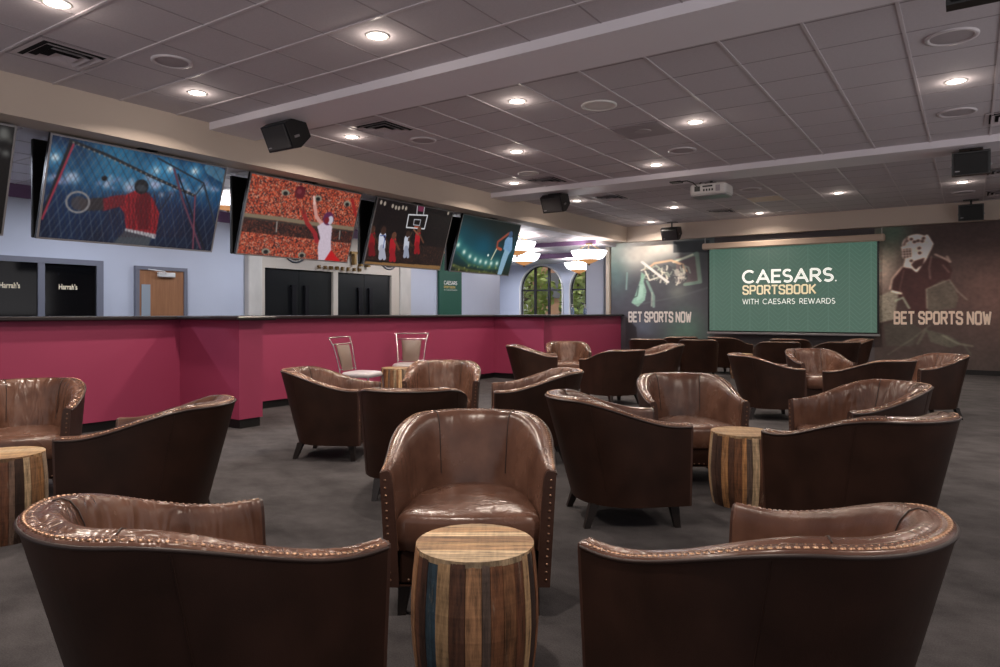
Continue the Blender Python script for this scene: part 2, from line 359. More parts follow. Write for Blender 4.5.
def geo_words(txt, width, height, wt=.8, gap=1.7, space=3.2):      # one mesh per word, sharing one scale
    x = 0; words = [[]]
    for ch in txt:
        if ch == ' ': x += space-gap; words.append([]); continue
        for st in GEO[ch][1]: words[-1].append([(px_+x, py_) for px_, py_ in st])
        x += GEO[ch][0]+gap
    x -= gap; sx = width/(x+wt); sy = height/(7+wt); out = []
    for segs in words:
        mb = MB(); k = 0
        for st in segs:
            for (x0, y0), (x1, y1) in zip(st[:-1], st[1:]):
                k += 1; e = .00003*(k % 11); a = Vector((x0+wt/2, y0+wt/2)); b2 = Vector((x1+wt/2, y1+wt/2)); d_ = (b2-a).normalized(); n = Vector((-d_.y, d_.x))*wt/2
                ex = d_*wt*(.1 if len(st) > 6 else .42)
                mb.add([(p.x*sx, -e, p.y*sy) for p in (a-n-ex, b2-n+ex, b2+n+ex, a+n-ex)], [(0, 1, 2, 3)])
        out.append(mb)
    return out
def font_text(txt, width, height, bold=0.0, extrude=0.0, spacing=1.0):
    cu = bpy.data.curves.new('lettering', 'FONT'); cu.body = txt; cu.offset = bold; cu.extrude = extrude; cu.space_character = spacing; cu.resolution_u = 4
    ob = bpy.data.objects.new('lettering', cu); COL.objects.link(ob)
    dg = bpy.context.evaluated_depsgraph_get(); dg.update()
    me = bpy.data.meshes.new_from_object(ob.evaluated_get(dg)); bpy.data.objects.remove(ob); bpy.data.curves.remove(cu)
    vs = np.array([v.co for v in me.vertices]); lo, hi = vs.min(0), vs.max(0)
    mb = MB(); sx, sy = width/(hi[0]-lo[0]), height/(hi[1]-lo[1])
    mb.add([((p[0]-lo[0])*sx, -p[2], (p[1]-lo[1])*sy) for p in vs], [tuple(p.vertices) for p in me.polygons])
    bpy.data.meshes.remove(me); return mb
# letters lie in the local XZ plane, reading towards +X, seen from -Y
def place(mb, name, mt, parent, loc, rz=0):
    o = mb.build(name, mt, parent); o.location = loc; o.rotation_euler = (0, 0, rz); return o

# ------------------------------------------------------------------ painter for the screens and the wallcovering
class Paint:
    def __init__(s, w_, h, quad, bgc):        # quad: four reference points TL, TR, BR, BL mapped onto the picture
        s.a = np.zeros((h, w_, 3)); s.a[:] = bgc; s.h, s.w = h, w_
        dst = [(0, 0), (w_, 0), (w_, h), (0, h)]; A = []; B = []
        for (x, y), (u, v) in zip(quad, dst):
            A.append([x, y, 1, 0, 0, 0, -u*x, -u*y]); B.append(u); A.append([0, 0, 0, x, y, 1, -v*x, -v*y]); B.append(v)
        q = np.linalg.solve(np.array(A, float), np.array(B, float)); s.H = np.append(q, 1).reshape(3, 3)
        s.X, s.Y = np.meshgrid(np.arange(w_)+.5, np.arange(h)+.5)
    def t(s, p):
        q = s.H @ np.array([p[0], p[1], 1.]); return q[:2]/q[2]
    def put(s, k, c, al=1): k = np.clip(k*al, 0, 1)[..., None]; s.a = s.a*(1-k)+np.array(c, float)*k
    def line(s, pts, wd, c, al=1):
        P = [s.t(p) for p in pts]; d = np.full((s.h, s.w), 1e9)
        for a, b2 in zip(P[:-1], P[1:]):
            e = b2-a; L2 = max(e @ e, 1e-6); q = np.clip(((s.X-a[0])*e[0]+(s.Y-a[1])*e[1])/L2, 0, 1)
            d = np.minimum(d, np.hypot(s.X-a[0]-q*e[0], s.Y-a[1]-q*e[1]))
        s.put(np.clip(wd/2-d+.5, 0, 1), c, al)
    def poly(s, pts, c, al=1, tex=0):
        P = [s.t(p) for p in pts]; ins = np.zeros((s.h, s.w), bool)
        for (x0, y0), (x1, y1) in zip(P, P[1:]+P[:1]):
            if y0 == y1: continue
            ins ^= ((s.Y >= min(y0, y1)) & (s.Y < max(y0, y1)) & (s.X < (s.Y-y0)*(x1-x0)/(y1-y0)+x0))
        k = ins.astype(float); kp = np.pad(k, 1, 'edge'); k = (k*2+kp[:-2, 1:-1]+kp[2:, 1:-1]+kp[1:-1, :-2]+kp[1:-1, 2:])/6
        if tex: s.put(k, np.array(c)*(1+tex*(NR.rand(s.h, s.w, 1)-.5)), al)
        else: s.put(k, c, al)
    def ell(s, c, rx, ry, col, al=1, soft=1.2):
        p = s.t(c); d = np.hypot((s.X-p[0])/rx, (s.Y-p[1])/ry); s.put(np.clip((1-d)*min(rx, ry)/soft+.5, 0, 1), col, al)
    def ring(s, c, r, wd, col, al=1):
        p = s.t(c); d = np.abs(np.hypot(s.X-p[0], s.Y-p[1])-r); s.put(np.clip(wd/2-d+.5, 0, 1), col, al)
    def glow(s, c, r, col, amt=1, ry=None):
        p = s.t(c); d = ((s.X-p[0])/r)**2+((s.Y-p[1])/(ry or r))**2; s.put(np.exp(-d), col, amt)
    def grad(s, stops):                       # vertical gradient over v
        v = s.Y/s.h; out = np.stack([np.interp(v, [q[0] for q in stops], [q[1][i] for q in stops]) for i in range(3)], -1); s.a = out
    def blur(s, n=1):
        for _ in range(n):
            a = np.pad(s.a, ((1, 1), (1, 1), (0, 0)), 'edge'); a = (a[:-2]+2*a[1:-1]+a[2:])/4; s.a = (a[:, :-2]+2*a[:, 1:-1]+a[:, 2:])/4
    def clouds(s, cell, amt):
        g = NR.rand(s.h//cell+3, s.w//cell+3); yy, xx = s.Y/cell, s.X/cell; i, j = yy.astype(int), xx.astype(int); fy, fx = yy-i, xx-j
        v = (g[i, j]*(1-fx)+g[i, j+1]*fx)*(1-fy)+(g[i+1, j]*(1-fx)+g[i+1, j+1]*fx)*fy; s.a = s.a*(1+amt*(v-.5))[..., None]
    def crowd(s, v0, v1, cols, al=1):
        n = NR.randint(0, len(cols), (s.h//2+1, s.w//2+1)); im = np.array(cols, float)[n].repeat(2, 0).repeat(2, 1)[:s.h, :s.w]
        k = ((s.Y/s.h >= v0) & (s.Y/s.h < v1)).astype(float)[..., None]*al; s.a = s.a*(1-k)+im*k

# =================================================================== SETTING
CZ, SZ = 3.48, 3.09          # ceiling height, soffit underside
fl = MB(); fl.box((-14.5, -3.5, -.1), (4.2, 21, 0)); struct(fl.build('floor', M['carpet']))
ce = MB(); ce.box((-7.4, -3.5, CZ), (4.2, 17.3, CZ+.1)); ceil = struct(ce.build('ceiling', M['tile']))
# exposed T grid: three bays between the dropped bands
g = MB(); g2 = MB()
for y0, y1 in ((-3.4, 4.9), (5.53, 10.69), (11.35, 16.85)):
    for k_ in range(-7, 11):
        x = -.44-.64*k_
        if -7.3 < x < 4.1: (g2 if y0 < 0 else g).box((x-(.006 if y0 < 0 else .012), y0, CZ-(.003 if y0 < 0 else .009)), (x+(.006 if y0 < 0 else .012), y1, CZ))
    for k_ in range(-17, 20):
        y = 6.42+.64*k_
        if y0+.05 < y < y1-.05: (g if y0 < 0 else g2).box((-7.4, y-(.012 if y0 < 0 else .006), CZ-(.009 if y0 < 0 else .003)), (4.2, y+(.012 if y0 < 0 else .006), CZ))
struct(g.build('trim_1', M['grid'])); struct(g2.build('trim_10', M['groove']))
b1 = MB(); b1.box((-7.42, 4.9, CZ-.085), (4.2, 5.53, CZ)); struct(b1.build('trim_2', M['plaster']))
b2 = MB(); b2.box((-7.42, 10.69, CZ-.09), (4.2, 11.35, CZ)); struct(b2.build('trim_3', M['plaster']))
so = MB(); so.box((-7.78, -3.5, SZ), (-7.4, 17.0, CZ+.1)); so.box((-7.78, 16.9, SZ), (4.2, 17.3, CZ+.1)); struct(so.build('trim_4', M['beige']))
wb = MB(); wb.box((-7.95, 17.1, 0), (4.2, 17.3, SZ+.02)); struct(wb.build('wall_back', M['wallgrey']))
wr = MB(); wr.box((4.0, 11.5, 0), (4.2, 17.1, CZ)); struct(wr.build('wall_right', M['wallgrey']))
bb = MB(); bb.box((-5.2, 17.05, 0), (4.0, 17.1, .1)); struct(bb.build('baseboard_back', M['toe']))
ed = MB(); ed.box((-8.05, 17.0, 0), (-7.95, 17.3, SZ)); struct(ed.build('trim_5', M['cream']))
# service room behind the bar
BX = -11.3
wl = MB(); wl.box((BX-.2, -3.5, 0), (BX, 16.4, SZ)); wl.box((-14.4, 16.2, 0), (BX-.2, 16.4, SZ)); struct(wl.build('wall_left', M['bluewall']))
cb = MB(); cb.box((-11.5, -3.5, SZ), (-7.78, 15.9, SZ+.1)); cb.box((-14.5, 15.9, 3.0), (-7.78, 18.0, 3.1)); cb.box((-14.5, 18, 2.9), (-4.0, 20.7, 3.0))
struct(cb.build('ceiling_bar', M['plaster']))
gb = MB()
for k_ in range(1, 6): gb.box((-7.78-.64*k_-.01, -3.4, SZ-.006), (-7.78-.64*k_+.01, 15.85, SZ))
for k_ in range(-4, 24): gb.box((-11.3, 1.2+.64*k_-.01, SZ-.006), (-7.8, 1.2+.64*k_+.01, SZ))
struct(gb.build('trim_6', M['grid']))
pt = MB(); pt.box((BX, -3.5, 2.90), (BX+.03, 15.88, SZ)); pt.box((BX, 15.88, 2.98), (-7.8, 15.92, SZ-.003)); pt.box((-14.4, 17.97, 2.86), (-7.8, 18.02, 2.995)); struct(pt.build('trim_7', M['purple']))
wfar = MB()
# end wall with two arched openings
AX = [(-12.94, -11.30), (-10.99, -9.35)]; ARZ, AR = 2.03, .82
wfar.box((-14.5, 20.5, 0), (-12.94, 20.7, 3)); wfar.box((-11.30, 20.5, 0), (-10.99, 20.7, 3)); wfar.box((-9.35, 20.5, 0), (-4, 20.7, 3))
for x0, x1 in AX:
    wfar.box((x0, 20.5, 0), (x1, 20.7, .55)); cx = (x0+x1)/2
    for i in range(20):
        a0, a1 = PI*i/20, PI*(i+1)/20
        p = [(cx+AR*math.cos(a1), ARZ+AR*math.sin(a1)), (cx+AR*math.cos(a0), ARZ+AR*math.sin(a0))]
        lo = [(p[0][0], 20.5, p[0][1]), (p[1][0], 20.5, p[1][1]), (p[1][0], 20.7, p[1][1]), (p[0][0], 20.7, p[0][1])]
        hi = [(q[0], q[1], 3.0) for q in lo]; wfar.hexa(lo, hi)
struct(wfar.build('wall_far', M['bluewall']))
wl2 = MB(); wl2.box((-14.6, 16.4, 0), (-14.4, 20.5, 3)); wl2.box((-4, 17.3, 0), (-3.8, 20.7, 3)); struct(wl2.build('wall_side', M['bluewall']))
for n_, (x0, x1) in enumerate(AX):
    cx = (x0+x1)/2; r = thing('window_%d' % (n_+1), '', '', (cx, 20.6, 0)); struct(r); del r['label']; del r['category']
    f = MB(); a = AR
    pts = [(-a, 0, .55), (-a, 0, ARZ)]+[(a*math.cos(t), 0, ARZ+a*math.sin(t)) for t in np.linspace(PI, 0, 25)]+[(a, 0, .55)]
    f.tube(pts, .035, 6)
    for x in (-.27, .27): f.box((x-.04, -.035, .55), (x+.04, .035, ARZ+math.sqrt(a*a-x*x)))
    f.box((-a, -.03, ARZ-.035), (a, .03, ARZ+.02)); f.box((-a, -.03, 1.0), (a, .03, 1.05)); f.build('window_frame', M['winframe'], r)
    gp = MB(); poly = [(-a, .55), (a, .55)]+[(a*math.cos(t), ARZ+a*math.sin(t)) for t in np.linspace(0, PI, 25)]
    gp.add([(x, .02, z) for x, z in poly], [tuple(range(len(poly)))]); gp.build('pane', M['glass'], r)
    tr_ = MB(); o_ = [(-a-.02, -.11, .5)]+[((a+.02)*math.cos(t), -.11, ARZ+(a+.02)*math.sin(t)) for t in np.linspace(PI, 0, 25)]+[(a+.02, -.11, .5)]
    tr_.tube(o_, .03, 6); tr_.build('window_trim', M['white'], r)
colm = MB(); colm.box((-9.0, 17.7, 0), (-8.45, 18.2, 2.9), bev=.03); struct(colm.build('trim_8', M['bluewall']))
arc_ = MB(); arc_.box((-12.6, 16.38, 0), (-11.5, 17.1, 2.98), bev=.02); struct(arc_.build('trim_9', M['bluewall']))
# outdoors beyond the arches
gd = MB(); gd.box((-30, 20.7, -.15), (6, 45, -.05)); struct(gd.build('ground_outside', M['lawn']))
t = thing('courtyard_building', 'pink stucco building seen through the arched window, right of the trees', 'building', (-16.95, 29, -.05))
bd = MB(); bd.box((-.8, 0, 0), (12, 5, 6.5)); bd.build('facade', M['stucco'], t)
for k_ in range(4): ov = MB(); ov.box((.1+2.6*k_, -.08, 2.0), (1.6+2.6*k_, .02, 3.2)); ov.build('shutter', M['doorframe'], t)
def tree(x, y, h, r, label, seed):
    R = random.Random(seed); t = thing('courtyard_tree', label, 'tree', (x, y, -.05), 0, 'trees in the courtyard')
    tk = MB(); tk.tube([(0, 0, 0), (.1, 0, h*.3), (-.05, .1, h*.6)], [.14, .1, .07], 8)
    for k_ in range(5):
        a = R.uniform(0, 6.3); tk.tube([(0, 0, h*R.uniform(.2, .45)), (r*.6*math.cos(a), r*.6*math.sin(a), h*R.uniform(.6, .9))], [.06, .025], 6)
    tk.build('trunk', M['bark'], t)
    lv = MB()
    for k_ in range(1500):
        v = Vector((R.gauss(0, 1), R.gauss(0, 1), R.gauss(0, 1))).normalized()*R.uniform(.35, 1)**.6; p = Vector((v.x*r, v.y*r, h*.62+v.z*h*.42))
        u = Vector((R.gauss(0, 1), R.gauss(0, 1), R.gauss(0, 1))).normalized(); q = u.orthogonal().normalized(); s2 = R.uniform(.08, .18)
        lv.add([p-u*s2, p+q*s2*.5, p+u*s2, p-q*s2*.5], [(0, 1, 2, 3)])
    lv.build('foliage', M['foliage'], t)
tree(-15.6, 24.6, 3.6, 1.5, 'leafy green tree outside the wide arched window', 3)
tree(-13.6, 26.5, 2.6, 1.0, 'rounded shrub-like tree in the middle of the arched window', 5)
tree(-12.2, 24.2, 3.8, 1.2, 'green tree outside the narrow arch beside the column', 8)

# --- doors in the bar-room wall (children built in world coordinates about the door's base)
def door(n_, y0, y1): 
    r = bpy.data.objects.new('door_%d' % n_, None); COL.objects.link(r); r.location = (BX, (y0+y1)/2, 0); struct(r); return r, -(y1-y0)/2, (y1-y0)/2
d, a, b_ = door(1, 3.85, 5.6); H_ = 2.06
f = MB(); 
for y in (a, b_-.1): f.box((0, y, 0), (.09, y+.1, H_-.08))
f.box((0, a, H_-.08), (.09, b_, H_)); f.box((0, -.045, 0), (.085, .045, H_-.08)); f.build('door_frame', M['doorframe'], d)
for k_, (p, q) in enumerate(((a+.1, -.045), (.045, b_-.1))):
    l = MB(); l.box((.02, p, 0), (.06, q, H_-.08)); lo_ = l.build('door_leaf', M['darkglass'], d)
    hd = MB(); hy = q-.07 if k_ == 0 else p+.07; hd.tube([(.06, hy, .9), (.12, hy, .9), (.12, hy, 1.2), (.06, hy, 1.2)], .012, 6); hd.build('door_handle', M['handle'], lo_)
    place(font_text("Harrah's", .26, .085, .03), 'lettering', M['harr'], lo_, (.065, (p+q)/2+(-.17 if k_ else -.12), 1.6), PI/2)
d, a, b_ = door(2, 6.12, 7.02); H_ = 2.02
f = MB()
for y in (a, b_-.06): f.box((0, y, 0), (.07, y+.06, H_-.06))
f.box((0, a, H_-.06), (.07, b_, H_)); f.build('door_frame', M['doorframe'], d)
l = MB(); l.box((.01, a+.06, 0), (.05, b_-.06, H_-.06)); lf = l.build('door_leaf', M['oak'], d)
v = MB(); v.box((.045, a+.1, .85), (.056, a+.25, 1.72)); v.build('door_window', M['frost'], lf)
v = MB(); v.box((.05, a+.36, H_-.17), (.11, a+.66, H_-.09), bev=.01); v.tube([(.1, a+.5, H_-.1), (.2, a+.4, H_-.08), (.06, a+.2, H_-.05)], .01, 6); v.build('door_closer', M['white'], lf)
d, a, b_ = door(3, 8.2, 12.75); H_ = 2.12; oy = (8.2+12.75)/2
f = MB()
PT = 2.87
f.box((0, 8.5-oy, 0), (.12, 8.58-oy, H_)); f.box((0, 10.31-oy, 0), (.12, 10.44-oy, H_)); f.box((0, 12.1-oy, 0), (.12, 12.36-oy, H_)); f.box((0, 8.5-oy, H_), (.12, 12.36-oy, PT))
f.build('door_surround', M['cream'], d)
for y0, y1 in ((8.2, 8.5), (12.36, 12.75)):
    q = MB(); q.box((0, y0-oy, 0), (.16, y1-oy, PT), bev=.02); q.build('door_column', M['marble'], d)
for y0, y1 in ((8.58, 10.31), (10.44, 12.1)):
    ym = (y0+y1)/2
    for p, q, hs in ((y0, ym-.005, -1), (ym+.005, y1, 1)):
        l = MB(); l.box((.01, p-oy, 0), (.06, q-oy, H_)); lf = l.build('door_leaf', M['blackdoor'], d)
        hy = (q-.16 if hs < 0 else p+.16)-oy
        h_ = MB(); h_.box((.06, hy-.06, .75), (.11, hy+.06, .80)); h_.box((.06, hy-.06, 1.76), (.11, hy+.06, 1.81)); h_.box((.09, hy-.045, .75), (.115, hy+.045, 1.8)); h_.build('door_handle', M['handle'], lf)
for yc in (9.3, 12.0):
    for rr in (.30, .24, .18):
        q = MB(); q.tube([(.13, yc-oy+rr*math.cos(t), 2.56+rr*math.sin(t)) for t in np.linspace(PI, 2*PI, 17)], .02, 6); q.build('door_scroll', M['scroll'], d)
place(font_text('T', .24, .28, .03, .05), 'sign_letters', M['brass'], d, (.19, 10.72-oy, 2.30), PI/2); place(font_text('A', .3, .32, .03, .05), 'sign_letters', M['brass'], d, (.19, 11.0-oy, 2.27), PI/2)
for k_, ch in enumerate('SSUUEESD'):
    place(font_text(ch, .06, .075, .02, .05), 'sign_letters', M['brass'], d, (.13, 9.86-oy+.165*k_, 2.16), PI/2)

# --- bar counter: face with two projecting piers, toe kick, stone top
FX = -7.64
ct = thing('bar_counter', 'long magenta bar counter with a dark top under the televisions', 'counter', (FX, 0, 0))
piers = [(4.68, 4.98), (11.15, 11.45)]; PD = 1.11
fc = MB(); fc.box((-.12, -2, .1), (0, 17.05, 1.17))
for p, q in piers: fc.box((-.01, p, .1), (PD, q, 1.17))
fc.build('front_panel', M['magenta'], ct)
tk = MB(); tk.box((-.12, -2, 0), (-.03, 17.05, .1))
for p, q in piers: tk.box((-.04, p+.02, 0), (PD-.02, q-.02, .1))
tk.build('toe_kick', M['toe'], ct)
tp = MB(); tp.box((-.75, -2.05, 1.17), (.1, 17.05, 1.215), bev=.012)
for p, q in piers: tp.box((.05, p-.1, 1.17), (PD+.12, q+.1, 1.2145), bev=.012)
tp.build('counter_top', M['bartop'], ct)
bw = MB(); bw.box((-.72, -2, 0), (-.66, 17.05, 1.17)); bw.build('service_panel', M['toe'], ct)

# =================================================================== CEILING FITTINGS
def downlight(label, x, y, z=CZ, rad=.085, cool=False, group='recessed downlights in the main ceiling', pw=1):
    t = thing('recessed_downlight', label, 'ceiling light', (x, y, z), 0, group)
    ring = MB(); ring.lathe([(rad*.86, -.003), (rad*.9, -.006), (rad*1.12, -.005), (rad*1.16, -.0005)], 24, cap0=False, cap1=False); ring.build('trim_ring', M['white'], t)
    le = MB(); le.lathe([(rad*.9, -.005), (.6*rad, -.009), (.01, -.010)], 24, cap0=False); le.build('lens', M['barlens' if cool else 'lens'], t)
    la = bpy.data.lights.new('downlight_lamp', 'AREA'); la.shape = 'DISK'; la.size = rad*1.6; la.energy = pw*(BAR_W if cool else MAIN_W); la.color = BAR_COL if cool else MAIN_COL
    la.spread = math.radians(170 if cool else 150)
    lo = bpy.data.objects.new('downlight_lamp', la); COL.objects.link(lo); lo.parent = t; lo.location = (0, 0, -.02)
    if not cool:
        lh = bpy.data.lights.new('ceiling_halo_fill', 'POINT'); lh.energy = HALO_W; lh.color = MAIN_COL; lh.shadow_soft_size = .03  # extra point light added to brighten the ceiling around each lens
        lg = bpy.data.objects.new('ceiling_halo_fill', lh); COL.objects.link(lg); lg.parent = t; lg.location = (0, 0, -.06)
    return t
for x, y, lb in [
    (-5.46, 2.4, 'recessed downlight at the top left, cut by the picture edge, above the big square vent'),
    (-3.96, 4.12, 'bright recessed downlight nearest the camera, just before the dropped ceiling band'),
    (-6.5, 4.17, 'recessed downlight above the goalie television, left of the hanging loudspeaker'),
    (-3.96, 6.21, 'recessed downlight just behind the first ceiling band, left of the white round speaker'),
    (-5.21, 8.15, 'recessed downlight second in the row behind the first band, above the rear loudspeaker'),
    (-6.5, 10.1, 'recessed downlight beside the square vent and the left soffit, before the second band'),
    (-6.5, 6.3, 'recessed downlight close to the beige soffit, right of the nearest hanging loudspeaker'),
    (-2.67, 8.05, 'bright recessed downlight in the middle of the ceiling, right of the dark speaker tile'),
    (-3.93, 10.05, 'recessed downlight just before the second band, left of the ceiling projector'),
    (-.12, 8.03, 'recessed downlight at the right between two round ceiling speakers'),
    (-6.5, 12.4, 'recessed downlight just right of the loudspeaker hung from the second band'),
    (-5.2, 14.3, 'recessed downlight below and left of the white projector'),
    (-6.5, 16.3, 'recessed downlight in the far left corner over the basketball wallcovering'),
    (-2.04, 14.3, 'recessed downlight above the right end of the green projection screen'),
    (-.12, 14.3, 'recessed downlight under the black loudspeaker at the right of the far bay'),
    (-3.92, 16.2, 'small recessed downlight by the back wall above the projection screen')]:
    downlight(lb, x, y, pw=.35 if y == 16.2 else .6 if y == 16.3 else 1)
for x, y in ((-1.4, 1.2), (-3.9, 1.0), (1.2, 2.6), (1.2, 6.2), (1.2, 10.1), (2.6, 14.3)):
    downlight('recessed downlight in the part of the ceiling beside and behind the camera', x, y, group='recessed downlights outside the picture')
for x, y, lb in [(-9.6, 5.2, 'small cool downlight in the bar ceiling, between the first two televisions'), (-9.6, 2.4, 'small cool downlight in the bar ceiling at the far left'),
                 (-9.6, 8.3, 'cool downlight in the bar ceiling behind the football television'), (-9.6, 11.2, 'cool downlight in the bar ceiling behind the basketball television'),
                 (-9.2, 14.2, 'cool downlight in the bar ceiling right of the last television')]:
    downlight(lb, x, y, SZ, .08, True, 'cool downlights over the bar')
for x, y, lb in [(-12.3, 18.9, 'cool downlight in the window alcove over the wide arch'), (-9.8, 19.2, 'cool downlight in the window alcove over the narrow arch')]:
    downlight(lb, x, y, 2.9, .08, True, 'cool downlights over the bar', 1.6)
def rspk(label, x, y, rad, m_='spk'):
    t = thing('ceiling_speaker', label, 'ceiling speaker', (x, y, CZ), 0, 'round speakers in the ceiling')
    r = MB(); r.lathe([(rad, -.001), (rad, -.014), (rad*.86, -.018), (rad*.8, -.008)], 36, cap0=False, cap1=False); r.build('trim_ring', M[m_ if m_ != 'spk' else 'grid'], t)
    g_ = MB(); g_.lathe([(rad*.81, -.006), (rad*.4, -.010), (.01, -.011)], 36, cap0=False); g_.build('grille', M[m_], t)
for x, y, r, m_, lb in [
    (-5.87, 3.52, .17, 'spk', 'round ceiling speaker right of the big square vent at the top left'),
    (-5.86, 6.93, .17, 'spk', 'round ceiling speaker right of the vent behind the nearest hanging loudspeaker'),
    (-3.31, 6.82, .19, 'white', 'bright white round ceiling fitting behind the first band, largest of the round ones'),
    (-3.28, 9.34, .19, 'spk', 'round ceiling speaker above the projector, right of a downlight'),
    (-.13, 6.71, .19, 'spk', 'large round ceiling speaker at the top right, nearer than the downlight'),
    (-.13, 9.27, .19, 'spk', 'round ceiling speaker at the right, behind the downlight, before the second band'),
    (-5.85, 9.5, .17, 'white', 'white ringed ceiling speaker touching the vent before the second band'),
    (-3.29, 12.96, .19, 'spk', 'round ceiling speaker just right of the projector'),
    (-5.81, 16.2, .17, 'spk', 'faint round ceiling speaker near the back wall on the left'),
    (-.11, 15.5, .19, 'spk', 'faint round ceiling speaker at the right of the far bay'),
    (-3.34, 16.2, .17, 'spk', 'faint round ceiling speaker above the middle of the projection screen')]:
    rspk(lb, x, y, r, m_)
def vent(label, x, y, sz=.58):
    t = thing('ceiling_vent', label, 'vent', (x, y, CZ), 0, 'square air vents in the ceiling')
    bk = MB(); bk.box((-sz*.47, -sz*.47, -.004), (sz*.47, sz*.47, -.0005)); bk.build('duct_shade_plate', M['duct_shade'], t)  # near-black plate; the shade inside the duct is put into its colour
    fr = MB(); h = sz/2
    def fru(mb, o, i, z0, z1):
        for k_ in range(4):
            R4 = Matrix.Rotation(k_*PI/2, 4, 'Z'); q = [R4 @ Vector(p) for p in ((-o, -o, z0), (o, -o, z0), (i, -i, z1), (-i, -i, z1))]
            mb.add(q, [(0, 3, 2, 1)])
    fru(fr, h, h*.86, -.008, -.012); fr.build('frame', M['ventwhite'], t)
    lv = MB()
    for o, i, z1 in ((.78, .66, -.03), (.55, .43, -.034), (.32, .0, -.036)): fru(lv, h*o, h*i, z1, -.006)
    lv.build('louvre', M['ventwhite'], t)
for x, y, lb in [
    (-6.5, 2.9, 'big square air vent at the top left corner of the picture'),
    (-5.85, 6.2, 'square air vent behind the first band, left of a round speaker'),
    (-5.9, 10.2, 'square air vent just before the second band, above the rear hanging loudspeaker'),
    (-5.75, 12.4, 'square air vent just behind the second band, right of the rear loudspeaker'),
    (-4.5, 15.4, 'square air vent in the far bay above the left end of the projection screen'),
    (.42, 9.8, 'air vent at the right picture edge before the second band'),
    (.46, 13.5, 'air vent at the right picture edge in the far bay, beside a loudspeaker'),
    (.5, 15.9, 'air vent at the right picture edge nearest the back wall')]:
    vent(lb, x, y)
t = thing('ceiling_panel', 'dark square speaker tile set in the ceiling left of the bright middle downlight', 'panel', (-3.32, 8.06, CZ))
q = MB(); q.box((-.3, -.3, -.012), (.3, .3, -.001), bev=.004); q.build('tile', M['groove'], t); q = MB(); q.lathe([(.1, -.016), (.1, -.012)], 20); q.build('driver_cover', M['spk'], t)
t = thing('ceiling_panel', 'pale square panel in the ceiling right of the projector', 'panel', (-3.32, 14.2, CZ))
q = MB(); q.box((-.29, -.29, -.015), (.29, .29, -.001), bev=.004); q.build('tile', M['casing'], t); q = MB(); q.box((-.3, -.3, -.008), (.3, .3, -.0005)); q.build('frame', M['grid'], t)

# hanging loudspeakers, grille towards the front of the room and tipped down
def box_speaker(label, x, y, z, top, rx=math.radians(-26), rz=0, grille='greymesh', sc=.87):
    t = thing('hanging_loudspeaker', label, 'loudspeaker', (x, y, z), rz, 'hanging loudspeakers')
    T = Matrix.Rotation(-rx, 4, 'X') @ Matrix.Scale(sc, 4)
    prof = [(-.17, -.165), (-.17, .165), (-.05, .185), (.17, .10), (.17, -.10), (-.05, -.185)]   # (depth, height), front first
    Tp = T @ Matrix(((0, 0, 1, 0), (1, 0, 0, 0), (0, 1, 0, 0), (0, 0, 0, 1)))
    c_b = MB(); c_b.prism(prof, -.24, .24, Tp); c_b.build('cabinet', M['black'], t)
    gr = MB(); gr.box((-.215, -.186, -.15), (.215, -.165, .15), T, bev=.012); gr.build('grille', M[grille], t)
    bd_ = MB(); bd_.box((-.2, -.19, -.115), (-.14, -.184, -.10), T); bd_.build('badge', M['silver'], t)
    ends = MB()
    for sx in (-1, 1): ends.box((sx*.247-.008, -.1, -.05), (sx*.247+.008, -.02, -.02), T)
    ends.build('handle_insert', M['silver'], t)
    br = MB(); br.tube([(0, .03, .12), (0, .03, top-z)], .018, 8); br.box((-.13, -.05, top-z-.012), (.13, .11, top-z)); br.build('bracket', M['black'], t)
box_speaker('black loudspeaker hung under the first ceiling band above the televisions', -6.42, 5.22, 3.265, CZ-.085)
box_speaker('black loudspeaker hung under the second ceiling band, right of the baseball television', -6.2, 11.0, 3.24, CZ-.09)
box_speaker('black loudspeaker hung before the back wall above the basketball wallcovering', -6.1, 16.6, 3.22, CZ)
box_speaker('black loudspeaker hung under the second ceiling band at the right', 0, 11.0, 3.2, CZ-.09, math.radians(-8), 0, 'blackmatte')
box_speaker('black loudspeaker hung before the back wall above the hockey goalie wallcovering', 0.0, 16.6, 3.23, CZ, math.radians(-8), 0, 'blackmatte')
box_speaker('black loudspeaker cut by the top edge of the picture at the right', 0.08, 5.22, 3.30, CZ-.085, math.radians(-8), 0, 'blackmatte')

# projector
t = thing('ceiling_projector', 'white projector hung from the ceiling behind the second band', 'projector', (-3.5, 11.35, 3.24))
q = MB(); q.box((-.29, -.2, -.09), (.29, .22, .09), bev=.03); q.build('housing', M['white'], t)
q = MB(); q.box((-.28, -.19, -.11), (.28, .2, -.085), bev=.01); q.build('base_plate', M['silver'], t)
q = MB(); q.box((-.21, -.206, -.03), (-.12, -.195, .05)); q.box((-.08, -.206, .03), (.08, -.195, .055)); 
for k_ in range(4): q.box((-.07+.045*k_, -.206, -.035), (-.045+.045*k_, -.195, .0))
q.build('port_panel', M['black'], t)
q = MB(); q.box((.13, -.206, -.05), (.2, -.195, .05)); q.build('air_grille', M['spk'], t)
q = MB(); q.lathe([(.07, 0), (.065, .06), (.05, .07)], 24, T=tf((.1, .2, 0), -PI/2)); q.build('projector_lens', M['black'], t)
q = MB(); q.box((-.09, -.06, .09), (.09, .06, .125)); q.tube([(0, 0, .1), (0, 0, .24)], .025, 10); q.tube([(-.25, .05, .09), (-.12, 0, .2), (0, 0, .22)], .008, 6); q.build('mount', M['black'], t)
q = MB(); q.tube([(-.15, -.19, .03), (-.2, -.3, .1), (-.3, -.3, .14), (-.42, -.28, .145)], .008, 6); q.box((-.58, -.34, .13), (-.4, -.2, .15)); q.build('cable', M['black'], t)

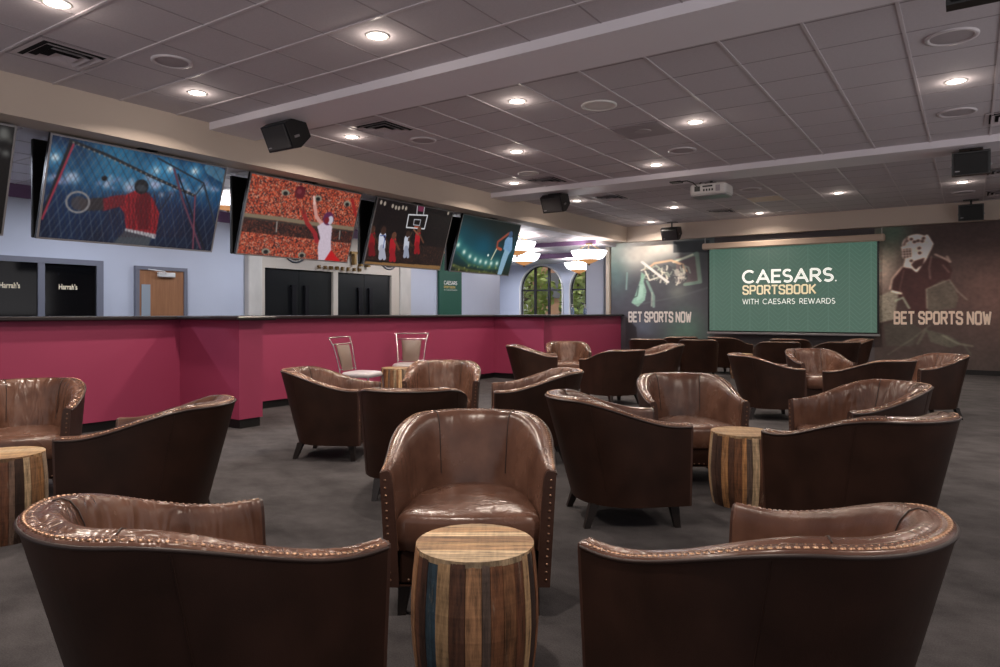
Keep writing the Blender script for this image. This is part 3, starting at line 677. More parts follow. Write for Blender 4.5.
# =================================================================== TELEVISIONS
TX0, TX1, TZ0, TZ1 = -7.68, -8.0, 3.065, 2.02
TH = math.hypot(TX0-TX1, TZ0-TZ1)
def television(label, y0, y1, img):
    t = thing('television', label, 'television', (TX0, (y0+y1)/2, TZ0), 0, 'televisions facing the seats')
    hw = (y1-y0)/2; T = Matrix.Rotation(math.atan2(TX0-TX1, TZ0-TZ1), 4, 'Y')       # local: screen plane x=0, z from 0 to -TH
    q = MB(); q.box((-.045, -hw, -TH), (-.006, hw, 0), T); q.build('housing', M['black'], t)
    fr = MB(); e = .018
    for p, r in (((-.01, -hw, -TH), (.004, -hw+e, 0)), ((-.01, hw-e, -TH), (.004, hw, 0)), ((-.01, -hw+e, -e), (.004, hw-e, 0)), ((-.01, -hw+e, -TH), (.004, hw-e, -TH+e))): fr.box(p, r, T)
    fr.build('bezel', M['silver'], t)
    c = [T @ Vector(p) for p in ((0, -hw+.01, -.01), (0, hw-.01, -.01), (0, -hw+.01, -TH+.01))]
    picture('screen', img, c, M['tvpic'], t)
    mt_ = MB(); mt_.tube([(-.03, 0, -.02), (-.03, 0, SZ-TZ0)], .02, 8); mt_.box((-.1, -.1, SZ-TZ0-.012), (.02, .1, SZ-TZ0)); mt_.build('mount', M['black'], t)
    return t
def rear_tv(label, y0, y1):
    t = thing('television', label, 'television', (-8.1, (y0+y1)/2, TZ0), 0, 'televisions facing the bar')
    hw = (y1-y0)/2; q = MB(); q.box((-.03, -hw, -1.03), (.02, hw, 0), bev=.01); q.build('housing', M['black'], t)
    q = MB(); q.box((.02, -hw*.5, -.8), (.06, hw*.5, -.2), bev=.01); q.build('rear_cover', M['blackmatte'], t)
    q = MB(); q.box((-.035, -hw+.02, -1.01), (-.03, hw-.02, -.02)); q.build('screen', M['darkglass'], t)
    q = MB(); q.tube([(0, 0, -.05), (0, 0, SZ-TZ0)], .02, 8); q.build('mount', M['black'], t)
tvy = [(1.03, 3.02), (3.32, 5.33), (5.68, 7.66), (8.0, 9.93), (10.22, 12.2)]
def blobs(p, n, x0, x1, y0, y1, r, cols, al=.6):
    for _ in range(n): p.glow((random.uniform(x0, x1), random.uniform(y0, y1)), r*random.uniform(.5, 1.3), random.choice(cols), al)
# television 1: goalkeeper seen through the net
P = Paint(300, 168, [(105, 40), (985, 205), (905, 632), (30, 565)], (12, 26, 56))
P.grad([(0, (10, 30, 62)), (.3, (22, 84, 128)), (.45, (24, 70, 112)), (.55, (16, 42, 80)), (.75, (12, 30, 62)), (1, (8, 20, 44))])
P.glow((430, 160), 60, (46, 130, 172), .8); P.glow((110, 90), 50, (8, 22, 52), .9)
for c_p in ((122, 160), (632, 222), (700, 215), (825, 225)): P.glow(c_p, 22, (60, 150, 200), .8); P.glow(c_p, 6, (240, 250, 255), 1)
P.line([(905, 210), (985, 260)], 24, (120, 180, 205), .5)
for k_ in range(60):
    x = random.uniform(90, 960); P.glow((x, 258+.07*x+random.gauss(0, 22)), random.uniform(3, 8), random.choice([(200, 210, 235), (170, 170, 210), (150, 190, 220), (220, 200, 215)]), .6)
blobs(P, 26, 60, 900, 430, 600, 24, [(18, 48, 88), (8, 18, 40)], .5)
for k_ in range(-16, 46):                    # net, two families of cords
    x = k_*26
    P.line([(x, 20), (x+150, 330), (x+190, 660)], 1.0, (120, 126, 134) if k_ % 2 else (30, 34, 44), .66)
    P.line([(x+420, 20), (x+200, 300), (x-60, 660)], 1.0, (110, 116, 124) if k_ % 2 else (22, 26, 36), .62)
P.poly([(470, 350), (520, 325), (570, 330), (610, 360), (645, 440), (632, 520), (625, 560), (475, 520), (468, 440), (440, 400)], (158, 28, 38), 1, .6); [P.line([(490+k_*22, 345+random.uniform(0, 30)), (485+k_*21+random.uniform(-12, 12), 520)], 2.2, (82, 12, 22), .7) for k_ in range(7)]
P.poly([(560, 320), (600, 340), (590, 520), (540, 520), (520, 400)], (84, 12, 22), .7, .4)
P.poly([(470, 345), (470, 400), (360, 430), (345, 370), (420, 350)], (120, 28, 38), 1, .5); P.poly([(360, 360), (365, 425), (250, 430), (240, 370)], (46, 42, 46), 1, .4)
P.ring((235, 385), 17, 3.5, (140, 136, 138)); P.ell((240, 390), 12, 12, (70, 62, 64), .8); P.ell((555, 305), 12, 13, (26, 28, 34)); P.ell((555, 312), 8, 6, (70, 76, 84), .6)
P.poly([(472, 515), (628, 545), (622, 568), (470, 530)], (198, 196, 200)); P.poly([(468, 528), (600, 560), (590, 612), (410, 590)], (66, 72, 80), 1, .3)
P.line([(645, 425), (705, 340)], 2, (36, 40, 50)); P.ell((369, 264), 4.5, 4.5, (16, 18, 24))
[P.line([(k_*26, 20), (k_*26+150, 330), (k_*26+190, 660)], 1.1, (60, 56, 64), .32) for k_ in range(-16, 46)]; [P.line([(k_*26+420, 20), (k_*26+200, 300), (k_*26-60, 660)], 1.1, (120, 120, 128), .3) for k_ in range(-16, 46)]
for k_ in range(-4, 22):
    x = 420+k_*16; P.line([(x, 330), (x+70, 560)], .8, (50, 18, 28), .6); P.line([(x+60, 330), (x-10, 560)], .8, (50, 18, 28), .6)
P.line([(205, 80), (50, 470)], 5, (28, 30, 36)); P.line([(215, 95), (55, 470)], 3, (160, 50, 70)); P.line([(200, 75), (380, 145), (600, 250), (825, 350)], 5, (34, 36, 42)); 
for k_ in range(24): P.ell((215+k_*26, 85+k_*11.2), 1.6, 1.6, (150, 140, 130), .8)
P.line([(720, 215), (765, 380), (850, 615)], 4, (96, 56, 74)); P.line([(740, 240), (870, 620)], 2.5, (18, 20, 30)); P.line([(640, 160), (870, 285), (925, 500)], 3, (40, 46, 56)); P.line([(825, 350), (870, 290)], 2.5, (40, 46, 56)); P.line([(825, 350), (812, 620)], 3, (120, 60, 76))
P.blur(1); TV1 = P.a*.93
# television 2: catch in front of an orange crowd
P = Paint(260, 152, [(180, 55), (825, 195), (735, 605), (50, 545)], (150, 70, 48))
OR = [(196, 84, 56), (172, 68, 46), (212, 106, 74), (140, 50, 38), (200, 150, 128), (44, 30, 36), (180, 68, 46), (70, 38, 40), (112, 54, 44)]
P.crowd(0, 1, OR, .95); P.crowd(.53, .72, [(34, 24, 26), (52, 36, 36), (24, 18, 22), (70, 38, 34), (110, 56, 44)], .95)
P.line([(125, 305), (330, 330), (520, 362), (790, 400)], 8, (128, 112, 92)); P.line([(125, 320), (520, 380), (780, 415)], 3, (60, 50, 46))
for x, y in ((378, 178), (570, 215), (740, 250), (238, 530), (460, 555)): P.ell((x, y), 9, 6, (140, 134, 120)); P.ell((x, y+4), 5, 4, (26, 24, 26))
P.line([(318, 350), (310, 410)], 2.5, (150, 146, 140)); P.line([(695, 410), (690, 460)], 2.5, (150, 146, 140)); P.line([(350, 200), (345, 310)], 1.5, (120, 90, 70))
P.line([(480, 290), (500, 360), (550, 430)], 9, (150, 40, 42)); P.line([(548, 240), (556, 320), (590, 370)], 8, (206, 150, 140)); P.line([(480, 262), (482, 300)], 5, (110, 46, 40)); P.line([(546, 205), (548, 245)], 5, (226, 186, 176)); P.line([(545, 430), (555, 470)], 10, (150, 36, 46))
P.poly([(560, 380), (600, 355), (650, 380), (640, 470), (640, 530), (610, 600), (560, 590), (560, 500), (575, 450)], (206, 190, 204), 1, .12)
P.poly([(640, 525), (700, 605), (590, 600)], (190, 28, 34), 1, .2); P.ell((628, 335), 13, 14, (92, 40, 76)); P.ell((640, 345), 7, 9, (196, 190, 205)); P.ell((618, 345), 6, 7, (120, 30, 40)); P.ell((466, 178), 12, 13, (92, 26, 36)); P.ell((462, 172), 5, 5, (140, 66, 72), .6)
P.line([(770, 230), (790, 320)], 7, (150, 36, 36))
P.blur(1); TV2 = P.a
# television 3: basketball game, dark hall
P = Paint(260, 152, [(158, 45), (575, 145), (520, 465), (55, 412)], (20, 17, 19))
P.crowd(0, 1, [(16, 14, 16), (26, 20, 22), (12, 11, 14), (40, 28, 28), (22, 18, 22)], .9); P.crowd(.62, .93, [(26, 18, 20), (60, 36, 30), (34, 26, 28), (86, 56, 44), (20, 16, 18)], .7)
P.poly([(55, 412), (70, 396), (530, 440), (520, 470)], (150, 112, 70), .9, .2)
for x, y in ((175, 72), (196, 80), (240, 95), (258, 104), (275, 108), (297, 106), (315, 112), (548, 150)): P.ell((x, y), 3.5, 5, (190, 176, 160), .8)
P.line([(330, 145), (435, 155), (420, 225), (318, 212), (330, 145)], 3, (216, 216, 220)); P.line([(362, 172), (398, 176), (392, 206), (358, 200), (362, 172)], 2, (190, 190, 196)); P.line([(378, 95), (375, 148)], 2.5, (190, 188, 190)); P.line([(418, 100), (412, 152)], 2.5, (190, 188, 190)); P.poly([(382, 98), (415, 102), (412, 135), (380, 130)], (110, 44, 70)); P.line([(365, 212), (392, 215)], 3, (200, 90, 60))
def baller(x, y, s2, top, low, skin):
    s2 *= 1.28; y -= 8
    P.line([(x, y), (x-4*s2, y+45*s2)], 15*s2, top); P.line([(x-4*s2, y+45*s2), (x-10*s2, y+85*s2)], 10*s2, low); P.line([(x, y+45*s2), (x+6*s2, y+90*s2)], 7*s2, low); P.line([(x+8*s2, y), (x+28*s2, y+40*s2)], 4*s2, skin); P.ell((x+5*s2, y-22*s2), 6*s2, 7*s2, skin)
baller(115, 250, 1, (140, 26, 34), (110, 22, 30), (70, 44, 34)); baller(178, 262, 1.1, (206, 210, 226), (170, 172, 188), (60, 40, 34)); baller(240, 290, 1, (170, 30, 40), (150, 28, 38), (96, 60, 46)); baller(322, 282, .9, (196, 200, 214), (150, 156, 176), (60, 42, 36)); baller(385, 262, .9, (170, 30, 40), (140, 24, 32), (96, 60, 46))
P.line([(165, 250), (195, 250), (180, 320)], 2, (40, 70, 140)); P.line([(385, 255), (360, 225)], 4, (130, 84, 62)); P.line([(330, 285), (350, 240)], 4, (70, 50, 40))
TV3 = P.a
# television 4: batter under stadium lights
P = Paint(240, 144, [(630, 160), (955, 215), (875, 495), (550, 472)], (14, 50, 58))
P.grad([(0, (16, 30, 34)), (.3, (14, 62, 74)), (.55, (16, 74, 88)), (.75, (14, 50, 56)), (.9, (24, 44, 40)), (1, (30, 34, 24))])
P.glow((800, 200), 60, (14, 18, 20), .95); P.glow((900, 240), 50, (12, 16, 18), .9); P.glow((740, 330), 40, (20, 96, 124), .5); P.glow((620, 280), 26, (14, 70, 84), .6)
for x, y in ((598, 330), (630, 368), (662, 392), (692, 408), (720, 418), (750, 424), (780, 428), (812, 428), (575, 300)): P.glow((x, y), 15, (90, 160, 150), .7); P.glow((x, y), 5, (236, 250, 236), 1)
P.line([(590, 370), (650, 430), (740, 455), (840, 455)], 6, (50, 90, 70), .7); P.line([(565, 440), (640, 465), (800, 488)], 8, (150, 140, 60), .35)
blobs(P, 50, 560, 850, 440, 490, 3, [(206, 196, 110), (120, 130, 80), (20, 30, 26)], .6)
P.poly([(880, 280), (905, 285), (900, 350), (880, 380), (850, 350), (862, 300)], (120, 158, 196), 1, .2); P.poly([(860, 350), (885, 365), (835, 492), (812, 490), (840, 400)], (140, 176, 200), 1, .15); P.line([(885, 262), (820, 310), (815, 340)], 7, (150, 70, 54)); P.line([(838, 352), (820, 345)], 8, (176, 80, 56)); P.ell((895, 268), 9, 9, (60, 84, 116)); P.line([(812, 350), (780, 408)], 4, (216, 216, 180)); P.ell((764, 384), 3.5, 3.5, (240, 250, 240)); P.line([(918, 255), (915, 320), (890, 440)], 1.2, (120, 150, 160), .6)
P.blur(1); TV4 = P.a
P = Paint(200, 112, [(0, 0), (200, 0), (200, 112), (0, 112)], (14, 14, 16)); P.crowd(0, 1, [(12, 12, 14), (20, 20, 22), (30, 28, 30)], .8); blobs(P, 14, 150, 198, 4, 30, 4, [(190, 190, 184), (120, 118, 112)], .7)
for x in (30, 80, 130): P.line([(x, 50), (x+6, 95)], 9, (120, 40, 44)); P.ell((x, 42), 5, 6, (90, 64, 50))
TV0 = P.a*.6
for (y0, y1), im, lb, lb2 in zip(tvy, (TV0, TV1, TV2, TV3, TV4), (
    'television at the left picture edge showing a dark scene, mostly cut off',
    'large television showing a goalkeeper in red seen from behind through a net',
    'television showing a player leaping for a ball before an orange crowd',
    'television showing a dark basketball game with a white backboard',
    'television showing a batter swinging under green stadium lights'), (
    'black back of the bar-side television behind the dark screen at the left edge',
    'black back of the bar-side television behind the goalkeeper screen',
    'black back of the bar-side television behind the orange crowd screen',
    'black back of the bar-side television behind the basketball game screen',
    'black back of the bar-side television behind the batter screen')):
    television(lb, y0, y1, im); rear_tv(lb2, y0, y1)

# =================================================================== BACK WALL: wallcovering and projection screen
P = Paint(230, 330, [pj(x, 17.08, z) for x, z in ((-7.93, SZ), (-5.19, SZ), (-5.19, .1), (-7.93, .1))], (74, 72, 80))
def Z(x, y): return (610+x/6.06, 235+y/6.06)
P.grad([(0, (86, 98, 100)), (.3, (80, 80, 86)), (.7, (76, 74, 82)), (1, (56, 54, 60))])
P.glow(Z(60, 60), 60, (150, 176, 164), .9); P.glow(Z(150, 130), 58, (236, 232, 222), 1, 40); P.glow(Z(300, 75), 60, (214, 208, 198), .95, 34); P.glow(Z(210, 60), 60, (226, 220, 210), .9, 34)
P.poly([Z(383, 40), Z(600, 30), Z(600, 105), Z(383, 108)], (56, 62, 66), .92); P.glow(Z(350, 250), 60, (74, 76, 80), .6)
P.glow(Z(40, 230), 26, (96, 128, 122), .6, 60); P.line([Z(105, 230), Z(100, 330)], 4, (150, 190, 176), .6)
P.poly([Z(400, 135), Z(525, 108), Z(550, 280), Z(400, 300)], (110, 98, 100), .85); P.line([Z(395, 160), Z(525, 112), Z(545, 285), Z(455, 300)], 9, (140, 170, 150), .75); P.line([Z(385, 165), Z(500, 120)], 5, (226, 226, 210), .9)
P.line([Z(215, 215), Z(270, 172), Z(370, 155), Z(440, 180), Z(460, 220)], 6, (210, 176, 144), .9)
R_ = random.Random(11)
for k_ in range(70):
    x = R_.uniform(215, 465); y = R_.uniform(178, 262); a_ = R_.uniform(.2, 2.6); l_ = R_.uniform(25, 60)
    P.line([Z(x, y), Z(x+l_*.5*math.cos(a_)+R_.uniform(-8, 8), y+l_*.5*math.sin(a_)), Z(x+l_*math.cos(a_+.5), min(318, y+l_*math.sin(a_+.5)))], R_.uniform(2, 4.2), R_.choice([(232, 228, 212), (206, 208, 190), (164, 174, 158), (84, 88, 88), (70, 72, 76)]), .85)
for k_ in range(9): P.ell(Z(R_.uniform(380, 465), R_.uniform(220, 275)), R_.uniform(3, 6), R_.uniform(4, 9), R_.choice([(226, 220, 206), (90, 90, 92)]), .6)
P.line([Z(195, 165), Z(350, 285)], 7, (240, 236, 226)); P.line([Z(215, 220), Z(240, 275), Z(285, 260)], 4, (230, 228, 214)); P.line([Z(225, 280), Z(265, 370), Z(265, 435)], 6, (140, 170, 156), .8); P.line([Z(255, 350), Z(252, 430)], 3, (190, 204, 190), .7)
P.poly([Z(190, 225), Z(212, 240), Z(206, 285), Z(222, 340), Z(212, 395), Z(170, 435), Z(130, 410), Z(150, 375), Z(175, 300), Z(185, 270)], (150, 190, 170), .95, .2); P.poly([Z(180, 300), Z(205, 300), Z(200, 380), Z(160, 400)], (176, 206, 190), .7); P.line([Z(175, 310), Z(165, 370), Z(145, 380)], 2.5, (70, 90, 84))
P.glow(Z(410, 345), 20, (170, 180, 160), .35); P.line([Z(150, 425), Z(430, 370), Z(590, 320)], 5, (110, 116, 116), .3); P.glow(Z(460, 580), 50, (90, 140, 116), .55, 60); P.glow(Z(200, 560), 30, (110, 128, 150), .5); P.poly([Z(95, 490), Z(160, 560), Z(170, 680), Z(95, 680)], (46, 46, 52), .8)
P.blur(2); P.clouds(9, .08); ML = np.clip(P.a*1.14, 0, 255)
P = Paint(330, 330, [pj(x, 17.08, z) for x, z in ((-1.73, SZ), (1.9, SZ), (1.9, .1), (-1.73, .1))], (60, 46, 44))
def Z(x, y): return (880+x/4.767, 220+y/4.767)
P.grad([(0, (58, 46, 44)), (.5, (62, 48, 46)), (1, (56, 48, 46))])
P.glow(Z(560, 330), 70, (104, 78, 72), .7, 90); P.glow(Z(-5, 210), 30, (206, 184, 168), .95, 70); P.glow(Z(45, 120), 26, (110, 112, 96), .6, 50); P.glow(Z(60, 60), 30, (64, 86, 74), .8)
P.poly([Z(60, 290), Z(110, 220), Z(160, 215), Z(240, 180), Z(320, 190), Z(345, 240), Z(330, 290), Z(225, 330), Z(225, 450), Z(150, 450), Z(120, 400), Z(60, 330)], (58, 34, 34), .98, .1)
P.line([Z(105, 225), Z(60, 280), Z(48, 330)], 4, (186, 160, 146), .8); P.line([Z(245, 175), Z(235, 230), Z(240, 280)], 3, (120, 96, 90), .7); P.line([Z(265, 165), Z(310, 185), Z(335, 200), Z(320, 175)], 4, (190, 164, 150), .7); P.line([Z(300, 215), Z(330, 250)], 3, (120, 96, 88), .6); P.line([Z(115, 240), Z(95, 330), Z(130, 400)], 2, (110, 80, 76), .6)
P.ell(Z(172, 118), 23, 24, (214, 196, 184)); P.poly([Z(100, 130), Z(120, 190), Z(110, 225), Z(150, 232), Z(190, 200), Z(225, 180), Z(250, 110), Z(225, 70)], (212, 194, 182)); P.line([Z(225, 75), Z(250, 115), Z(215, 190), Z(175, 245), Z(150, 225)], 4, (222, 206, 194)); P.poly([Z(165, 195), Z(215, 180), Z(205, 215), Z(170, 235), Z(150, 215)], (66, 44, 42)); P.poly([Z(108, 140), Z(150, 135), Z(152, 175), Z(112, 185)], (70, 52, 48)); 
for k_ in range(4): P.line([Z(108+k_*14, 136), Z(112+k_*14, 184)], 1.6, (206, 188, 176)); 
for k_ in range(3): P.line([Z(106, 146+k_*13), Z(152, 142+k_*13)], 1.6, (206, 188, 176))
for x, y in ((165, 105), (182, 100), (202, 102), (150, 92), (188, 135), (190, 158), (128, 100), (208, 88), (150, 195)): P.ell(Z(x, y), 3, 3.5, (70, 54, 50))
P.line([Z(115, 120), Z(130, 85)], 4, (120, 100, 92)); P.poly([Z(0, 360), Z(60, 335), Z(90, 350), Z(75, 430), Z(80, 470), Z(0, 490)], (150, 146, 130), .7, .8); P.line([Z(60, 340), Z(100, 350)], 5, (216, 206, 186), .9); P.line([Z(75, 385), Z(110, 370), Z(140, 420)], 4, (150, 160, 140), .8)
P.poly([Z(222, 330), Z(300, 285), Z(345, 300), Z(375, 370), Z(360, 420), Z(230, 440)], (88, 84, 74), .65, .5); P.line([Z(222, 330), Z(225, 420)], 2.5, (180, 176, 156), .5); P.line([Z(225, 328), Z(330, 285), Z(370, 340), Z(415, 380)], 2.5, (160, 156, 140), .45)
P.poly([Z(20, 500), Z(110, 470), Z(200, 520), Z(160, 600), Z(30, 600)], (66, 68, 60), .45, .4); P.line([Z(220, 520), Z(180, 590)], 5, (104, 112, 94), .35); P.poly([Z(220, 520), Z(330, 550), Z(390, 590), Z(340, 610), Z(240, 580)], (84, 88, 76), .5, .5); P.line([Z(300, 550), Z(375, 590), Z(440, 600)], 4, (140, 146, 124), .35); P.line([Z(40, 640), Z(150, 570), Z(240, 500)], 3, (112, 116, 100), .3); P.line([Z(400, 590), Z(430, 640)], 4, (90, 100, 84), .3)
P.blur(3); P.clouds(14, .12); P.clouds(4, .14); MR = np.clip(P.a*1.42, 0, 255)
for nm, lb, x0, x1, im, tx0, tx1, tm in (('wall_mural', 'printed wallcovering of a hand reaching to a basketball net, left of the screen', -7.93, -3.4, ML, -7.44, -5.76, 'txtwhite'),
                            ('wall_mural', 'printed wallcovering of a hockey goalie in a white mask, right of the screen', -3.4, 3.98, MR, -1.37, .34, 'txtcream')):
    t = thing(nm, lb, 'mural', (x0, 17.09, 0))
    bk = MB(); bk.box((0, -.01, .1), (x1-x0, .005, SZ)); bk.build('wallcovering', M['wallgrey'], t)
    if x0 < -5: picture('print', im, [(0, -.014, SZ), (-5.19-x0, -.014, SZ), (0, -.014, .1)], M['print'], t)
    else: picture('print', im, [(-1.73-x0, -.014, SZ), (1.9-x0, -.014, SZ), (-1.73-x0, -.014, .1)], M['print'], t)
    place(block_text('BET SPORTS NOW', tx1-tx0, .285, 1.6, 1.9), 'lettering', M[tm], t, (tx0-x0, -.018, 1.005))
t = thing('projection_screen', 'green projection screen with a sportsbook logo pulled down on the back wall', 'projection screen', (-3.45, 16.86, 2.78))
q = MB(); q.box((-1.96, -.07, .0), (1.94, .09, .15), bev=.025); q.build('casing', M['casing'], t)
q = MB(); q.box((-1.83, -.008, -1.99), (1.83, .004, .01)); q.build('screen_border', M['black'], t)
q = MB(); q.box((-1.79, -.012, -1.95), (1.79, -.006, .0)); q.build('projected_image', M['projected'], t)
q = MB(); q.box((-1.85, -.02, -2.03), (1.85, .02, -1.98), bev=.008); q.build('bottom_bar', M['silver'], t)
q = MB()
for x in (-1.9, 1.88): q.tube([(x, 0, .12), (x, 0, .31)], .006, 6)
q.build('hanger', M['white'], t)
X0 = -4.47+3.45
[place(q_, 'lettering', M['txtscreen'], t, (X0, -.016, 1.94-2.78)) for q_ in geo_words('CAESARS', 1.97, .315, 1.35, 1.9)]
place(block_text('SPORTSBOOK', 1.6, .225, 1.35, 1.9), 'lettering', M['txtscreengold'], t, (X0+.01, -.016, 1.675-2.78))
[place(q_, 'lettering', M['txtscreen'], t, (X0+.01, -.016, 1.455-2.78)) for q_ in geo_words('WITH CAESARS REWARDS', 1.99, .125, .85, 2.1, 7.5)]
q = MB(); q.lathe([(.016, 0), (.016, .002)], 10, T=tf((X0+2.01, -.014, 1.96-2.78), PI/2)); q.build('registered_mark', M['txtscreen'], t)
# green board on the bar wall
t = thing('green_sign_board', 'tall dark green board with small logo on the bar wall, below the batter television', 'sign', (BX+.02, 14.38, 0))
q = MB(); q.box((0, -.47, .05), (.07, .47, 2.84), bev=.01); q.build('board', M['green'], t)
q = MB(); q.box((0, -.4, 0), (.2, .4, .05)); q.build('foot', M['black'], t)
[place(q_, 'lettering', M['txtwhite'], t, (.075, -.3, 1.98), PI/2) for q_ in geo_words('CAESARS', .56, .1, 1.4, 1.9)]
place(block_text('SPORTSBOOK', .48, .06, 1.2, 1.8), 'lettering', M['txtgold'], t, (.075, -.3, 1.89), PI/2)
[place(q_, 'lettering', M['txtwhite'], t, (.075, -.3, 1.83), PI/2) for q_ in geo_words('WITH CAESARS REWARDS', .56, .032, .9, 2.1, 7.5)]

# pendant bowls over the bar
def bowl(label, x, y, z, top, R1=.45, zs=1):
    t = thing('bowl_pendant', label, 'pendant lamp', (x, y, z), 0, 'bowl pendants over the bar'); t.scale = (1, 1, zs); top = z+(top-z)/zs
    q = MB(); q.lathe([(R1, .27), (R1*.94, .2), (R1*.8, .11), (R1*.56, .06), (R1*.56, .07), (R1*.78, .125), (R1*.92, .21), (R1, .275)], 36, cap0=False, cap1=False); q.build('glass_bowl', M['bowl'], t)
    q = MB(); q.lathe([(R1*.58, .065), (R1*.4, .015), (R1*.15, -.03), (.02, -.04)], 32, cap0=False); q.build('amber_base', M['amber'], t)
    q = MB(); q.lathe([(.012, -.09), (.03, -.06), (.02, -.04)], 12); q.build('finial', M['brass'], t)
    q = MB()
    for k_ in range(3): q.tube([(R1*.9*math.cos(2.1*k_), R1*.9*math.sin(2.1*k_), .24), (.04*math.cos(2.1*k_), .04*math.sin(2.1*k_), top-z-.02)], .008, 6)
    q.lathe([(.09, top-z-.03), (.09, top-z)], 16); q.build('hanger_rods', M['brass'], t)
    la = bpy.data.lights.new('pendant_lamp', 'POINT'); la.energy = PEND_W; la.color = (1, .93, .85); la.shadow_soft_size = .12
    lo = bpy.data.objects.new('pendant_lamp', la); COL.objects.link(lo); lo.parent = t; lo.location = (0, 0, .26)
import itertools
def px(x, y, d): u = (x-500)/700; r = u*d; v_ = W(r, d); return v_.x, v_.y, EYE+(313-y)/700*d
for x, y, d_, tp_, lb in [(589, 262, 17.6, 3.0, 'white bowl pendant with amber base nearest the basketball wallcovering'), (524, 264, 19.5, 3.0, 'white bowl pendant with amber base left of the wide arch'),
                          (579, 272, 21.3, 2.9, 'farthest white bowl pendant with amber base before the narrow arch'), (517, 254, 16.6, SZ, 'white bowl pendant half hidden by the batter television'),
                          (447, 252, 16.0, SZ, 'bowl pendant glimpsed between the basketball and batter televisions'), (228, 209, 11.2, SZ+.16, 'bowl pendant glimpsed between the goalkeeper and crowd televisions')]:
    X_, Y_, Z_ = px(x, y, d_); bowl(lb, X_, Y_, min(Z_, tp_-.34), min(tp_, SZ), zs=.5 if x == 228 else 1)
# bottles on the counter
for x, d_, lb in ((572, 18.0, 'small clear pump bottle on the bar counter before the narrow arch, left of two'), (586, 18.0, 'small clear pump bottle on the bar counter nearer the column, right of two')):
    X_, Y_, _ = px(x, 313, d_); t = thing('pump_bottle', lb, 'bottle', (-7.95, 14.94 if x < 580 else 15.6, 1.215), 0, 'pump bottles on the bar')
    q = MB(); q.lathe([(.04, 0), (.042, .02), (.042, .13), (.03, .16), (.015, .175)], 16); q.build('bottle_body', M['soap'], t)
    q = MB(); q.lathe([(.018, .17), (.018, .2), (.008, .2), (.008, .235)], 12); q.box((-.012, -.045, .228), (.012, .015, .245)); q.build('pump', M['white'], t)

# =================================================================== CLUB CHAIRS
def ss(a, b, x): q = min(1, max(0, (x-a)/(b-a))); return q*q*(3-2*q)
YF = .375
def plan():                                   # outer rim seen from above, right arm front -> back -> left arm front
    pts = []
    for k_ in range(9): pts.append((.360+.012*k_/8, YF-(YF-.02)*k_/8))
    n = 2.2
    for t in np.linspace(0, PI, 47)[1:-1]:
        cx, sy = math.cos(t), math.sin(t); pts.append((.372*math.copysign(abs(cx)**(2/n), cx), .02-.425*abs(sy)**(2/n)))
    return pts+[(-x, y) for x, y in pts[8::-1]]
PL = plan(); NP = len(PL)
seg = [0]
for p, q in zip(PL[:-1], PL[1:]): seg.append(seg[-1]+math.hypot(q[0]-p[0], q[1]-p[1]))
LEN = seg[-1]
NRM = []
for i in range(NP):
    a, b_ = PL[max(i-1, 0)], PL[min(i+1, NP-1)]; dx, dy = b_[0]-a[0], b_[1]-a[1]; l = math.hypot(dx, dy); NRM.append((dy/l, -dx/l))
NRM[0] = (-1, 0); NRM[-1] = (1, 0)
NRM = [(-nx, -ny) if (nx*(0-p[0])+ny*(.05-p[1])) < 0 else (nx, ny) for (nx, ny), p in zip(NRM, PL)]     # inward
NRM[0] = (-1, 0); NRM[-1] = (1, 0)
def hgt(i): q = 1-abs(seg[i]/LEN*2-1); return .605+.147*ss(.05, .72, q)
ZB = .135
def shell_pt(i, inset, z):                     # outer skin leans out towards the rim
    inset *= .47+.53*ss(.0, .6, 1-abs(seg[i]/LEN*2-1))
    x, y = PL[i]; nx, ny = NRM[i]; x += nx*inset; y += ny*inset
    k = 1-(z-ZB)/(hgt(i)-ZB); k = max(0, min(1.2, k))
    return (x*(1-.075*k), YF-(YF-y)*(1-.215*k), z)
def rim(prof):                                # prof: (inset, dz from the rim) -> rows
    return [[shell_pt(i, a, hgt(i)+dz) for i in range(NP)] for a, dz in prof]
def sheet(mb, rows, flip=False):
    n = len(rows[0]); X = [p for r in rows for p in r]; fs = []
    for k in range(len(rows)-1):
        for i in range(n-1):
            f = (k*n+i, k*n+i+1, (k+1)*n+i+1, (k+1)*n+i); fs.append(f[::-1] if flip else f)
    mb.add(X, fs, True)
CH = {}
q = MB(); rows = [[shell_pt(i, 0, ZB+(hgt(i)-.012-ZB)*t) for i in range(NP)] for t in (0, .02, .25, .5, .75, .93, 1)]
sheet(q, rows, True); q.add([shell_pt(i, 0, ZB) for i in range(NP)], [tuple(range(NP))]); CH['outer_shell'] = q.mesh('outer_shell', M['outer'])
def inner_mesh(mt):
    q = MB(); rows = rim([(.0, -.013), (.006, -.002), (.012, .001), (.04, .004), (.046, .001), (.052, .004), (.072, .010), (.092, .002), (.106, -.022), (.113, -.06), (.116, -.12)])
    rows += [[shell_pt(i, .118+.012*t, hgt(i)-.12-(hgt(i)-.12-.28)*t) for i in range(NP)] for t in (.25, .5, .75, 1)]
    sheet(q, rows, True)
    for e in (0, NP-1): q.add([r[e] for r in rows]+[shell_pt(e, 0, .28)], [tuple(range(len(rows)+1)) if e == 0 else tuple(range(len(rows), -1, -1))])
    return q.mesh('inner_back', mt)
CH['inner_back'] = inner_mesh(M['inner']); CH['inner_back_wr'] = inner_mesh(M['inner_wr'])
q = MB(); q.tube([shell_pt(i, .001, hgt(i)-.012) for i in range(NP)], .006, 6); CH['welt'] = q.mesh('welt', M['welt'])
q = MB(); L_ = .03
